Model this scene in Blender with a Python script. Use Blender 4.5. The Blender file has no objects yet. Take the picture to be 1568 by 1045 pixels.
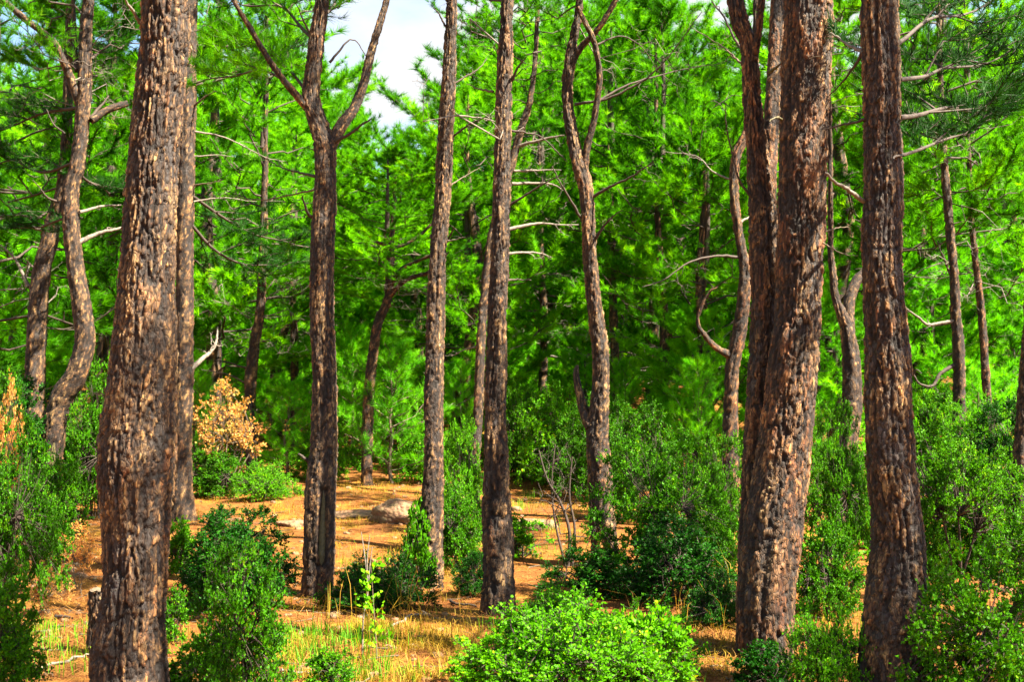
import bpy, math
import numpy as np
from mathutils import Vector

# ------------------------------------------------------------------ camera, sky, sun, exposure
scene = bpy.context.scene
col = scene.collection
FW, FH, LENS = 1568.0, 1045.0, 40.0
F = FW * LENS / 36.0
HORIZON = 650.0
PITCH = math.atan((HORIZON - FH / 2) / F)
CAM = np.array([0.0, 0.0, 1.6])
cam = bpy.data.cameras.new('camera')
cam.lens = LENS; cam.sensor_width = 36; cam.clip_start = 0.05; cam.clip_end = 2000
cam.dof.use_dof = True; cam.dof.focus_distance = 9.0; cam.dof.aperture_fstop = 4.0
camo = bpy.data.objects.new('camera', cam); col.objects.link(camo)
camo.location = CAM; camo.rotation_euler = (math.pi / 2 + PITCH, 0, 0)
scene.camera = camo

SUN_AZ, SUN_EL = math.radians(62), math.radians(52)    # azimuth measured from behind the camera towards the right
SUNV = np.array([math.sin(SUN_AZ) * math.cos(SUN_EL), -math.cos(SUN_AZ) * math.cos(SUN_EL), math.sin(SUN_EL)])
sun = bpy.data.lights.new('sun', 'SUN'); sun.energy = 5.0; sun.angle = math.radians(0.5); sun.color = (1.0, 0.90, 0.70)
suno = bpy.data.objects.new('sun', sun); col.objects.link(suno)
suno.rotation_euler = Vector(SUNV).to_track_quat('Z', 'Y').to_euler()

world = bpy.data.worlds.new('World'); scene.world = world; world.use_nodes = True
wn, wl = world.node_tree.nodes, world.node_tree.links
wn.clear()
wo = wn.new('ShaderNodeOutputWorld'); bg = wn.new('ShaderNodeBackground'); bg.inputs[1].default_value = 0.05
sky = wn.new('ShaderNodeTexSky'); sky.sky_type = 'NISHITA'; sky.sun_disc = False
sky.sun_elevation = SUN_EL; sky.sun_rotation = math.atan2(SUNV[0], SUNV[1])
tc = wn.new('ShaderNodeTexCoord'); mp = wn.new('ShaderNodeMapping'); mp.inputs['Scale'].default_value = (1.0, 1.0, 2.2)
nz = wn.new('ShaderNodeTexNoise'); nz.inputs['Scale'].default_value = 2.3; nz.inputs['Detail'].default_value = 7; nz.inputs['Roughness'].default_value = 0.55
rp = wn.new('ShaderNodeValToRGB'); rp.color_ramp.elements[0].position = 0.47; rp.color_ramp.elements[1].position = 0.60
mx = wn.new('ShaderNodeMix'); mx.data_type = 'RGBA'; mx.inputs['B'].default_value = (2.7, 2.75, 2.8, 1)
wl.new(tc.outputs['Generated'], mp.inputs[0]); wl.new(mp.outputs[0], nz.inputs['Vector']); wl.new(nz.outputs['Fac'], rp.inputs[0])
wl.new(rp.outputs['Color'], mx.inputs['Factor']); wl.new(sky.outputs[0], mx.inputs['A']); wl.new(mx.outputs['Result'], bg.inputs[0]); wl.new(bg.outputs[0], wo.inputs[0])

scene.view_settings.view_transform = 'Standard'; scene.view_settings.look = 'None'
scene.view_settings.exposure = 2.95; scene.view_settings.gamma = 1.0; scene.view_settings.use_curve_mapping = False
scene.cycles.max_bounces = 8; scene.cycles.diffuse_bounces = 4; scene.cycles.transmission_bounces = 4; scene.cycles.glossy_bounces = 2

# ------------------------------------------------------------------ helpers
RNG = np.random.default_rng(7)
_fw = np.array([0, math.cos(PITCH), math.sin(PITCH)]); _up = np.array([0, -math.sin(PITCH), math.cos(PITCH)]); _rt = np.array([1.0, 0, 0])

def ray(px, py):
    return _fw + _rt * ((px - FW / 2) / F) + _up * ((FH / 2 - py) / F)

def at(px, py, Y):
    d = ray(px, py); return CAM + d * (Y / d[1])

_PY = np.array([-60, 0, 9, 12, 15, 18, 22, 28, 36, 48, 70, 120, 300, 900.0])
_PZ = np.array([0, 0, 0, 0.02, 0.16, 0.36, 0.62, 1.10, 2.5, 5.6, 11.5, 20.0, 32, 50.0])
_lat = np.random.default_rng(3).random((64, 64))
def lat_noise(x, y):
    xi, yi = np.floor(x).astype(int), np.floor(y).astype(int); fx, fy = x - xi, y - yi
    fx = fx * fx * (3 - 2 * fx); fy = fy * fy * (3 - 2 * fy)
    a, b = _lat[xi % 64, yi % 64], _lat[(xi + 1) % 64, yi % 64]; c, d = _lat[xi % 64, (yi + 1) % 64], _lat[(xi + 1) % 64, (yi + 1) % 64]
    return (a * (1 - fx) + b * fx) * (1 - fy) + (c * (1 - fx) + d * fx) * fy - 0.5

def ground(x, y):
    x, y = np.asarray(x, float), np.asarray(y, float)
    z = (np.interp(y - 1.2, _PY, _PZ) + np.interp(y, _PY, _PZ) + np.interp(y + 1.2, _PY, _PZ)) / 3
    z = z + 0.16 * lat_noise(x * 0.35, y * 0.35) + 0.06 * lat_noise(x * 1.1 + 9, y * 1.1) + 0.025 * lat_noise(x * 3.3 + 4, y * 3.3)
    return z

def hit(px, py):
    """where the line of sight through a pixel meets the ground"""
    d = ray(px, py); t = np.arange(2.0, 120, 0.02); P = CAM + d[None] * t[:, None]
    k = np.nonzero(P[:, 2] <= ground(P[:, 0], P[:, 1]))[0]
    return P[k[0]] if len(k) else P[-1]

def nrm(v):
    return v / np.maximum(np.linalg.norm(v, axis=-1, keepdims=True), 1e-9)

def mesh_np(name, V, Fc, mat=None, attrs=None, smooth=True):
    me = bpy.data.meshes.new(name)
    V = np.asarray(V, np.float32); Fc = np.asarray(Fc, np.int32); m, k = Fc.shape
    me.vertices.add(len(V)); me.vertices.foreach_set('co', V.ravel())
    me.loops.add(m * k); me.loops.foreach_set('vertex_index', Fc.ravel())
    me.polygons.add(m); me.polygons.foreach_set('loop_start', np.arange(0, m * k, k, dtype=np.int32))
    if smooth: me.polygons.foreach_set('use_smooth', np.ones(m, bool))
    for an, a in (attrs or {}).items():
        t = me.attributes.new(an, 'FLOAT', 'POINT'); t.data.foreach_set('value', np.asarray(a, np.float32))
    me.update(calc_edges=True)
    if mat: me.materials.append(mat)
    return me

def obj(name, me, parent=None, loc=None):
    o = bpy.data.objects.new(name, me); col.objects.link(o)
    if loc is not None: o.location = loc
    if parent is not None: o.parent = parent
    return o

def tag(o, label=None, cat=None, group=None, kind=None):
    if label: o['label'] = label
    if cat: o['category'] = cat
    if group: o['group'] = group
    if kind: o['kind'] = kind
    return o

def thing(name, label, cat, loc, group=None, rz=0.0, sc=(1, 1, 1)):
    o = obj(name, None, None, loc); o.rotation_euler = (0, 0, rz); o.scale = sc
    return tag(o, label, cat, group)

class Geo:
    """collects quads or triangles of one part"""
    def __init__(s): s.V, s.F, s.T, s.n = [], [], [], 0
    def add(s, V, Fc, tone=None):
        s.V.append(V); s.F.append(np.asarray(Fc) + s.n); s.n += len(V)
        s.T.append(np.full(len(V), 0.5) if tone is None else np.broadcast_to(tone, (len(V),)))
    def mesh(s, name, mat, smooth=True):
        return mesh_np(name, np.concatenate(s.V), np.concatenate(s.F), mat, {'tone': np.concatenate(s.T)}, smooth)

def catmull(P, n):
    """resample control rows (any columns) smoothly; n samples"""
    P = np.asarray(P, float)
    if len(P) == 2:
        t = np.linspace(0, 1, n)[:, None]; return P[0] * (1 - t) + P[1] * t
    Q = np.vstack([2 * P[0] - P[1], P, 2 * P[-1] - P[-2]])
    seg = np.linalg.norm(np.diff(P[:, :3], axis=0), axis=1); cum = np.concatenate([[0], np.cumsum(seg)])
    s = np.linspace(0, cum[-1], n); i = np.clip(np.searchsorted(cum, s, 'right') - 1, 0, len(P) - 2)
    t = ((s - cum[i]) / np.maximum(seg[i], 1e-9))[:, None]
    p0, p1, p2, p3 = Q[i], Q[i + 1], Q[i + 2], Q[i + 3]
    return 0.5 * (2 * p1 + (p2 - p0) * t + (2 * p0 - 5 * p1 + 4 * p2 - p3) * t ** 2 + (3 * p1 - p0 - 3 * p2 + p3) * t ** 3)

def frames(P):
    T = nrm(np.gradient(P, axis=0)); m = nrm(T.mean(0))
    ref = np.array([1.0, 0, 0]) if abs(m[2]) > 0.6 else np.array([0, 0, 1.0])
    A = nrm(ref - (T @ ref)[:, None] * T); B = np.cross(T, A)
    return T, A, B

def tube(P, R, ns=5):
    """plain tapered tube: vertices, quads"""
    P = np.asarray(P, float); R = np.asarray(R, float); n = len(P); T, A, B = frames(P)
    th = np.arange(ns) / ns * 2 * math.pi
    V = P[:, None] + R[:, None, None] * (np.cos(th)[None, :, None] * A[:, None] + np.sin(th)[None, :, None] * B[:, None])
    i, j = np.meshgrid(np.arange(n - 1), np.arange(ns), indexing='ij'); j2 = (j + 1) % ns
    return V.reshape(-1, 3), np.stack([i * ns + j, i * ns + j2, (i + 1) * ns + j2, (i + 1) * ns + j], -1).reshape(-1, 4)

# ------------------------------------------------------------------ materials
def newmat(name):
    m = bpy.data.materials.new(name); m.use_nodes = True; nt = m.node_tree; nt.nodes.clear()
    out = nt.nodes.new('ShaderNodeOutputMaterial'); return m, nt, out

def N(nt, t, **kw):
    n = nt.nodes.new(t)
    for k, v in kw.items():
        if k in n.inputs: n.inputs[k].default_value = v
        else: setattr(n, k, v)
    return n

def ramp(nt, fac, stops):
    r = nt.nodes.new('ShaderNodeValToRGB'); e = r.color_ramp.elements
    while len(e) < len(stops): e.new(0.5)
    for q, (p, c) in zip(e, stops): q.position = p; q.color = (*c, 1)
    nt.links.new(fac, r.inputs[0]); return r

def mixc(nt, a, b, fac, blend='MIX'):
    m = nt.nodes.new('ShaderNodeMix'); m.data_type = 'RGBA'; m.blend_type = blend
    for s, v in (('A', a), ('B', b), ('Factor', fac)):
        if hasattr(v, 'links'): nt.links.new(v, m.inputs[s])
        else: m.inputs[s].default_value = (*v, 1) if isinstance(v, tuple) else v
    return m.outputs['Result']

def attr(nt, name):
    a = nt.nodes.new('ShaderNodeAttribute'); a.attribute_name = name; return a.outputs['Fac']

def bark_mat(name, red=0.0, grey=0.0):
    m, nt, out = newmat(name); L = nt.links
    stops = [(0.0, (0.011, 0.0066, 0.005)), (0.22, (0.032, 0.018, 0.012)), (0.45, (0.082, 0.048, 0.025)), (0.65, (0.155, 0.098, 0.045)), (0.85, (0.255, 0.175, 0.080)), (1.0, (0.36, 0.28, 0.18))]
    base = ramp(nt, attr(nt, 'tone'), stops).outputs[0]
    base = mixc(nt, base, (0.17, 0.060, 0.020), ramp(nt, attr(nt, 'plate'), [(0.70 - red * .3, (0, 0, 0)), (0.95 - red * .3, (0.6, 0.6, 0.6))]).outputs[0])
    base = mixc(nt, base, (0.085, 0.078, 0.082), ramp(nt, attr(nt, 'plate'), [(0.05 + grey * .2, (0.65, 0.65, 0.65)), (0.28 + grey * .25, (0, 0, 0))]).outputs[0])
    co = N(nt, 'ShaderNodeTexCoord'); mpn = N(nt, 'ShaderNodeMapping'); mpn.inputs['Scale'].default_value = (1, 1, 0.35); L.new(co.outputs['Object'], mpn.inputs[0])
    n1 = N(nt, 'ShaderNodeTexNoise', Scale=60.0, Detail=5.0, Roughness=0.65); L.new(mpn.outputs[0], n1.inputs['Vector'])
    n2 = N(nt, 'ShaderNodeTexNoise', Scale=2.0, Detail=3.0); L.new(co.outputs['Object'], n2.inputs['Vector'])
    base = mixc(nt, base, ramp(nt, n1.outputs['Fac'], [(0.25, (0.45, 0.42, 0.4)), (0.75, (1.5, 1.45, 1.4))]).outputs[0], 0.8, 'MULTIPLY')
    base = mixc(nt, base, ramp(nt, n2.outputs['Fac'], [(0.3, (0.7, 0.68, 0.7)), (0.7, (1.2, 1.15, 1.05))]).outputs[0], 0.8, 'MULTIPLY')
    wp = N(nt, 'ShaderNodeTexNoise', Scale=14.0, Detail=3.0); L.new(mpn.outputs[0], wp.inputs['Vector'])
    wv = N(nt, 'ShaderNodeVectorMath', operation='MULTIPLY_ADD'); wv.inputs[1].default_value = (0.05, 0.05, 0.05); L.new(wp.outputs['Color'], wv.inputs[0]); L.new(mpn.outputs[0], wv.inputs[2])
    vo = N(nt, 'ShaderNodeTexVoronoi', Scale=48.0, Randomness=1.0); L.new(wv.outputs[0], vo.inputs['Vector'])
    ve = N(nt, 'ShaderNodeTexVoronoi', Scale=48.0, Randomness=1.0); ve.feature = 'DISTANCE_TO_EDGE'; L.new(wv.outputs[0], ve.inputs['Vector'])
    sp = N(nt, 'ShaderNodeSeparateColor'); L.new(vo.outputs['Color'], sp.inputs[0])
    base = mixc(nt, base, ramp(nt, sp.outputs[0], [(0.0, (0.42, 0.40, 0.42)), (0.55, (0.95, 0.92, 0.9)), (0.9, (1.5, 1.42, 1.25)), (1.0, (1.85, 1.7, 1.45))]).outputs[0], 0.9, 'MULTIPLY')
    base = mixc(nt, (0.008, 0.0055, 0.0045), base, ramp(nt, ve.outputs['Distance'], [(0.0, (0.15, 0.15, 0.15)), (0.10, (1, 1, 1))]).outputs[0])
    base = mixc(nt, base, (0.009, 0.006, 0.005), attr(nt, 'crack'))
    p = N(nt, 'ShaderNodeBsdfPrincipled', Roughness=0.78); p.inputs['Specular IOR Level'].default_value = 0.35
    L.new(base, p.inputs['Base Color'])
    hb = ramp(nt, ve.outputs['Distance'], [(0.0, (0, 0, 0)), (0.16, (1, 1, 1))]).outputs[0]
    b0 = N(nt, 'ShaderNodeBump', Strength=0.7, Distance=0.008); L.new(mixc(nt, hb, sp.outputs[1], 0.5), b0.inputs['Height'])
    b = N(nt, 'ShaderNodeBump', Strength=0.5, Distance=0.005); L.new(n1.outputs['Fac'], b.inputs['Height']); L.new(b0.outputs[0], b.inputs['Normal']); L.new(b.outputs[0], p.inputs['Normal'])
    L.new(p.outputs[0], out.inputs[0]); return m

def wood_mat(name, c0, c1, rough=0.8):
    m, nt, out = newmat(name); L = nt.links
    co = N(nt, 'ShaderNodeTexCoord'); n1 = N(nt, 'ShaderNodeTexNoise', Scale=35.0, Detail=4.0); L.new(co.outputs['Object'], n1.inputs['Vector'])
    c = ramp(nt, n1.outputs['Fac'], [(0.3, c0), (0.7, c1)]).outputs[0]
    p = N(nt, 'ShaderNodeBsdfPrincipled', Roughness=rough); L.new(c, p.inputs['Base Color'])
    b = N(nt, 'ShaderNodeBump', Strength=0.7, Distance=0.008); L.new(n1.outputs['Fac'], b.inputs['Height']); L.new(b.outputs[0], p.inputs['Normal'])
    L.new(p.outputs[0], out.inputs[0]); return m

def leaf_mat(name, stops, trans=0.4, rough=0.6, spec=0.12, vary=0.5):
    m, nt, out = newmat(name); L = nt.links
    c = ramp(nt, attr(nt, 'tone'), stops).outputs[0]
    oi = N(nt, 'ShaderNodeObjectInfo')
    c = mixc(nt, c, ramp(nt, oi.outputs['Random'], [(0.0, (0.42, 0.50, 0.5)), (0.35, (0.8, 0.85, 0.8)), (1.0, (1.3, 1.12, 1.0))]).outputs[0], vary, 'MULTIPLY')
    p = N(nt, 'ShaderNodeBsdfPrincipled', Roughness=rough); p.inputs['Specular IOR Level'].default_value = spec
    L.new(c, p.inputs['Base Color'])
    t = N(nt, 'ShaderNodeBsdfTranslucent'); L.new(mixc(nt, c, (1.25, 1.2, 0.5), 1.0, 'MULTIPLY'), t.inputs['Color'])
    ms = N(nt, 'ShaderNodeMixShader'); ms.inputs[0].default_value = trans
    L.new(p.outputs[0], ms.inputs[1]); L.new(t.outputs[0], ms.inputs[2]); L.new(ms.outputs[0], out.inputs[0]); return m

M = {}
M['bark'] = bark_mat('bark'); M['bark_red'] = bark_mat('bark_red', 0.5, 0.0); M['bark_grey'] = bark_mat('bark_grey', 0.0, 0.5)
M['limb'] = wood_mat('limb', (0.0158, 0.0101, 0.0072), (0.0540, 0.0331, 0.0230))
M['dead'] = wood_mat('dead_wood', (0.0648, 0.0504, 0.0396), (0.1872, 0.1548, 0.1260))
M['twig'] = wood_mat('twig', (0.0432, 0.0302, 0.0202), (0.1224, 0.0864, 0.0504))
M['scar'] = wood_mat('bare_wood', (0.0380, 0.0311, 0.0121), (0.0950, 0.0747, 0.0259), 0.6)
M['scar_red'] = wood_mat('resin_wood', (0.2880, 0.1152, 0.0288), (0.4464, 0.2376, 0.0720), 0.6)
NEEDLE = [(0.0, (0.0173, 0.0901, 0.0020)), (0.3, (0.0486, 0.2226, 0.0020)), (0.55, (0.0994, 0.3604, 0.0020)), (0.8, (0.1458, 0.4664, 0.0020)), (1.0, (0.2592, 0.5300, 0.0030))]
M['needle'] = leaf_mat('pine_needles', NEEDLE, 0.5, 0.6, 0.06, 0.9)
M['needle_shaded'] = leaf_mat('pine_needles_shaded', [(0.0, (0.0054, 0.0333, 0.0025)), (0.6, (0.0109, 0.0714, 0.0025)), (1.0, (0.0272, 0.1190, 0.0025))], 0.35)  # darker copy of the needles: shade painted into the colour of near boughs
M['needle_young'] = leaf_mat('young_pine_needles', [(0.0, (0.0520, 0.2595, 0.0021)), (0.5, (0.1188, 0.4757, 0.0028)), (1.0, (0.2377, 0.5947, 0.0036))], 0.45)
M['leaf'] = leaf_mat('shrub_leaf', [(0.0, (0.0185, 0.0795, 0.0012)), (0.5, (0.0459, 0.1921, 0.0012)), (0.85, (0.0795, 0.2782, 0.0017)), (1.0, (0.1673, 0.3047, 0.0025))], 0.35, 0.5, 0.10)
M['leaf_dark'] = leaf_mat('holly_and_shaded_leaf', [(0.0, (0.0046, 0.0318, 0.0023)), (0.5, (0.0093, 0.0723, 0.0029)), (1.0, (0.0260, 0.1387, 0.0035))], 0.25, 0.5, 0.10)  # dark holly green; also puts shade into the colour of shaded bushes
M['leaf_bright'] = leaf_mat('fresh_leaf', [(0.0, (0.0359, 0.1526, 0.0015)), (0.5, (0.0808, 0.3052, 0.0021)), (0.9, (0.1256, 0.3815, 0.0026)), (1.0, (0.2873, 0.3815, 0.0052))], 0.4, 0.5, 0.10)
M['leaf_orange'] = leaf_mat('autumn_leaf', [(0.0, (0.45, 0.17, 0.04)), (0.5, (0.66, 0.31, 0.075)), (0.85, (0.74, 0.46, 0.14)), (1.0, (0.30, 0.32, 0.04))], 0.4)
M['straw'] = leaf_mat('dry_grass_blade', [(0.0, (0.1877, 0.0938, 0.0156)), (0.5, (0.2972, 0.1877, 0.0156)), (0.8, (0.3441, 0.2424, 0.0391)), (1.0, (0.1329, 0.2502, 0.0062))], 0.35)
M['grass'] = leaf_mat('green_grass_blade', [(0.0, (0.0340, 0.1496, 0.0034)), (0.6, (0.0884, 0.2584, 0.0041)), (1.0, (0.2584, 0.2720, 0.0068))], 0.35)
M['litter'] = leaf_mat('fallen_needle', [(0.0, (0.0680, 0.0238, 0.0068)), (0.5, (0.1768, 0.0748, 0.0204)), (1.0, (0.2856, 0.1496, 0.0408))], 0.1)

def ground_mat():
    m, nt, out = newmat('forest_floor'); L = nt.links
    co = N(nt, 'ShaderNodeTexCoord').outputs['Object']
    def noise(s, d=5.0, r=0.6):
        n = N(nt, 'ShaderNodeTexNoise', Scale=s, Detail=d, Roughness=r); L.new(co, n.inputs['Vector']); return n.outputs['Fac']
    big, mid, fine, grain = noise(0.45), noise(2.2, 6.0), noise(14.0, 6.0, 0.7), noise(90.0, 4.0, 0.7)
    litter = ramp(nt, fine, [(0.25, (0.0726, 0.0242, 0.0081)), (0.5, (0.1613, 0.0605, 0.0161)), (0.75, (0.2580, 0.1169, 0.0338))]).outputs[0]
    straw = ramp(nt, fine, [(0.25, (0.1469, 0.0778, 0.0121)), (0.6, (0.2678, 0.1512, 0.0216)), (0.8, (0.3456, 0.2160, 0.0432))]).outputs[0]
    c = mixc(nt, litter, straw, ramp(nt, mid, [(0.50, (0, 0, 0)), (0.64, (0.85, 0.85, 0.85))]).outputs[0])
    c = mixc(nt, c, (0.11, 0.055, 0.025), ramp(nt, big, [(0.58, (0, 0, 0)), (0.75, (0.6, 0.6, 0.6))]).outputs[0])
    c = mixc(nt, c, ramp(nt, grain, [(0.3, (0.5, 0.45, 0.42)), (0.7, (1.35, 1.3, 1.25))]).outputs[0], 0.8, 'MULTIPLY')
    p = N(nt, 'ShaderNodeBsdfPrincipled', Roughness=0.95); L.new(c, p.inputs['Base Color']); p.inputs['Specular IOR Level'].default_value = 0.1
    b = N(nt, 'ShaderNodeBump', Strength=0.9, Distance=0.03); L.new(mixc(nt, fine, grain, 0.4), b.inputs['Height']); L.new(b.outputs[0], p.inputs['Normal'])
    L.new(p.outputs[0], out.inputs[0]); return m

def rock_mat():
    m, nt, out = newmat('conglomerate_rock'); L = nt.links
    co = N(nt, 'ShaderNodeTexCoord').outputs['Object']
    v = N(nt, 'ShaderNodeTexVoronoi', Scale=16.0); L.new(co, v.inputs['Vector'])
    n = N(nt, 'ShaderNodeTexNoise', Scale=9.0, Detail=7.0, Roughness=0.7); L.new(co, n.inputs['Vector'])
    c = ramp(nt, n.outputs['Fac'], [(0.25, (0.0525, 0.0264, 0.0128)), (0.5, (0.1500, 0.0825, 0.0394)), (0.75, (0.2475, 0.1650, 0.0957))]).outputs[0]
    c = mixc(nt, c, v.outputs['Color'], 0.12, 'OVERLAY')
    p = N(nt, 'ShaderNodeBsdfPrincipled', Roughness=0.9); L.new(c, p.inputs['Base Color'])
    b = N(nt, 'ShaderNodeBump', Strength=0.9, Distance=0.03); b.invert = True; L.new(v.outputs['Distance'], b.inputs['Height'])
    b2 = N(nt, 'ShaderNodeBump', Strength=0.7, Distance=0.02); L.new(n.outputs['Fac'], b2.inputs['Height']); L.new(b.outputs[0], b2.inputs['Normal']); L.new(b2.outputs[0], p.inputs['Normal'])
    L.new(p.outputs[0], out.inputs[0]); return m
M['ground'] = ground_mat(); M['rock'] = rock_mat()

# ------------------------------------------------------------------ ground: one sheet, fine near the camera, out to the horizon
def build_ground():
    xs = np.concatenate([-np.geomspace(600, 14, 26)[:-1], np.arange(-14, 14.01, 0.16), np.geomspace(14, 600, 26)[1:]])
    ys = np.concatenate([-np.geomspace(300, 6, 14)[:-1], np.arange(-6, 3, 0.5), np.arange(3, 24, 0.14), np.geomspace(24, 800, 60)])
    X, Y = np.meshgrid(xs, ys); Z = ground(X, Y)
    V = np.stack([X, Y, Z], -1).reshape(-1, 3); nx = len(xs)
    i, j = np.meshgrid(np.arange(len(ys) - 1), np.arange(nx - 1), indexing='ij')
    Fc = np.stack([i * nx + j, i * nx + j + 1, (i + 1) * nx + j + 1, (i + 1) * nx + j], -1).reshape(-1, 4)
    tag(obj('ground', mesh_np('ground', V, Fc, M['ground'])), 'forest floor of orange pine litter and dry straw', kind='structure')
build_ground()

# ------------------------------------------------------------------ bark relief
def voro(u, v, cw, ch, circ, rng):
    nc = max(3, int(round(circ / cw))); cw = circ / nc; v0 = v.min(); nr = int((v.max() - v0) / ch) + 5
    JU, JV, ID = rng.random((nr, nc)), rng.random((nr, nc)), rng.random((nr, nc))
    cu, cv = np.floor(u / cw).astype(int), np.floor((v - v0) / ch).astype(int) + 2
    f1 = np.full(u.shape, 9.0); f2 = f1.copy(); idd = np.zeros_like(f1); dv1 = np.zeros_like(f1); hz1 = np.zeros_like(f1); hz2 = np.zeros_like(f1)
    for dr in (-1, 0, 1):
        for dc in (-1, 0, 1):
            r, c = np.clip(cv + dr, 0, nr - 1), cu + dc; cm = c % nc
            a = u / cw - (c + 0.15 + 0.7 * JU[r, cm]); b = (v - v0) / ch + 2 - (r + 0.1 + 0.8 * JV[r, cm])
            d = 0.45 * np.sqrt(a * a + b * b) + 0.55 * np.maximum(np.abs(a), np.abs(b)); w = d < f1
            hz2 = np.where(w, hz1, np.where(d < f2, np.abs(b), hz2)); hz1 = np.where(w, np.abs(b), hz1)
            f2 = np.where(w, f1, np.minimum(f2, d)); idd = np.where(w, ID[r, cm], idd); dv1 = np.where(w, b, dv1); f1 = np.where(w, d, f1)
    return f1, f2, idd, dv1, np.clip(1.35 - 1.1 * hz2, 0.15, 1)   # last: cracks run up the trunk more than across it

def pnoise(u, v, nu, sv, rng):
    """noise periodic round the trunk: nu cells round, sv metres per cell along"""
    v = (v - v.min()) / sv; T = rng.random((int(v.max()) + 3, nu)); u = (u % 1.0) * nu
    i, j = np.floor(v).astype(int), np.floor(u).astype(int); a, b = v - i, u - j; a = a * a * (3 - 2 * a); b = b * b * (3 - 2 * b); j0, j1 = j % nu, (j + 1) % nu
    return (T[i, j0] * (1 - b) + T[i, j1] * b) * (1 - a) + (T[i + 1, j0] * (1 - b) + T[i + 1, j1] * b) * a - 0.5

def bark_tube(P, R, du, dv_fine, dv_coarse, zfine, rng, scale=1.0, depth=1.0, flare=0.0, scars=()):
    """trunk with plates and furrows as real relief. P control points, R radii"""
    n0 = 400; C = catmull(np.column_stack([P, R]), n0); pts, rad = C[:, :3], C[:, 3]
    s = np.concatenate([[0], np.cumsum(np.linalg.norm(np.diff(pts, axis=0), axis=1))])
    zi = np.searchsorted(pts[:, 2], zfine) if zfine < pts[-1, 2] else n0 - 1
    sf = s[min(zi, n0 - 1)]
    du = max(du, 2 * math.pi * rad.mean() / 220); ss = np.concatenate([np.arange(0, sf, dv_fine), np.arange(sf, s[-1], dv_coarse), [s[-1]]])
    pts = np.stack([np.interp(ss, s, pts[:, k]) for k in range(3)], 1); rad = np.interp(ss, s, rad)
    # thin smoothing of the axis
    T, A, B = frames(pts); circ = 2 * math.pi * float(np.mean(rad[:max(3, len(rad) // 2)])); nu = max(12, int(circ / du))
    th = np.arange(nu) / nu * 2 * math.pi
    U, S = np.meshgrid(th / (2 * math.pi), ss)
    lump = 0.055 * np.sin(2 * (U * 6.283) + 0.7 * S + rng.random() * 6) + 0.16 * pnoise(U, S, 5, 0.55, rng) + 0.07 * pnoise(U, S, 9, 0.25, rng)
    h = S - S.min()
    if flare: lump = lump + flare * np.exp(-h / 0.28) * (0.5 + 0.5 * np.cos(5 * U * 6.283 + rng.random() * 6)) + 0.45 * flare * np.exp(-h / 0.5)
    us = U * circ; nn = max(12, int(circ / 0.035)); n2 = max(20, int(circ / 0.014))
    wu = us + scale * (0.034 * pnoise(U, S, nn, 0.14, rng) + 0.012 * pnoise(U, S, n2, 0.04, rng)); wv = S + scale * (0.10 * pnoise(U, S, nn, 0.08, rng) + 0.035 * pnoise(U, S, n2, 0.02, rng))
    wu = wu % circ
    f1, f2, pid, pv, pw = voro(wu, wv, 0.048 * scale, 0.26 * scale, circ, rng)
    g1, g2, fid, fv, fw_ = voro(wu, wv, 0.018 * scale, 0.062 * scale, circ, rng)
    e1, e2, eid, ev, ew = voro(wu, wv, 0.012 * scale, 0.030 * scale, circ, rng)
    amp = np.clip(0.75 + 1.6 * pnoise(U, S, max(6, nn // 3), 0.30, rng), 0.1, 1)
    crack = np.clip(1 - (f2 - f1) / 0.20, 0, 1) * pw * amp; fine = np.clip(1 - (g2 - g1) / 0.16, 0, 1) * fw_
    furrow = np.clip(pnoise(U, S, max(5, int(circ / 0.035)), 0.6, rng) * 2.4 - 0.45, 0, 1)
    steps = 0.010 * (pid - 0.5) + 0.010 * (fid - 0.5) + 0.004 * (eid - 0.5) - 0.008 * np.clip(fv, -0.6, 0.6) - 0.003 * np.clip(ev, -0.6, 0.6)
    disp = depth * (-0.024 * crack - 0.020 * furrow + steps - 0.004 * fine + 0.006 * pnoise(U, S, n2 * 2, 0.02, rng))
    disp = disp * scale
    scar = np.zeros_like(U)
    for (zc, zh, tc_, tw) in scars:     # centre height, half height, centre angle, half angle
        zz = (pts[:, 2][:, None] - zc) / zh; tt = (((U * 2 * math.pi - tc_ + math.pi) % (2 * math.pi)) - math.pi) / tw
        q = np.clip(1.25 - np.maximum(np.abs(zz) ** 3, np.abs(tt) ** 2 * (1 + 0.25 * np.abs(zz))) - 0.3 * pnoise(U, S, 20, 0.08, rng), 0, 1); scar = np.maximum(scar, np.clip(q * 4, 0, 1))
    disp = disp * (1 - scar) - 0.028 * scar
    rr = rad[:, None] * (1 + lump * (1 - 0.5 * scar)) + disp
    rr = np.maximum(rr, 0.3 * rad[:, None])
    V = pts[:, None] + rr[..., None] * (np.cos(th)[None, :, None] * A[:, None] + np.sin(th)[None, :, None] * B[:, None])
    nv = len(ss); i, j = np.meshgrid(np.arange(nv - 1), np.arange(nu), indexing='ij'); j2 = (j + 1) % nu
    Fc = np.stack([i * nu + j, i * nu + j2, (i + 1) * nu + j2, (i + 1) * nu + j], -1).reshape(-1, 4)
    tone = np.clip(0.36 + 1.45 * (0.42 * fid + 0.34 * eid + 0.2 * pid - 0.48) + 0.35 * pnoise(U, S, 12, 0.3, rng) + 9 * disp, 0, 1)
    ck = np.clip(1.0 * crack + 0.35 * fine ** 2 + 0.6 * furrow, 0, 0.95) * (1 - scar) + 0.35 * scar
    at_ = {'tone': tone.ravel(), 'plate': np.clip(0.5 * pid + 0.5 * fid + 0.3 * pnoise(U, S, 10, 0.3, rng), 0, 1).ravel(), 'crack': ck.ravel()}
    return V.reshape(-1, 3), Fc, at_, (pts, rad, A, B)

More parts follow.
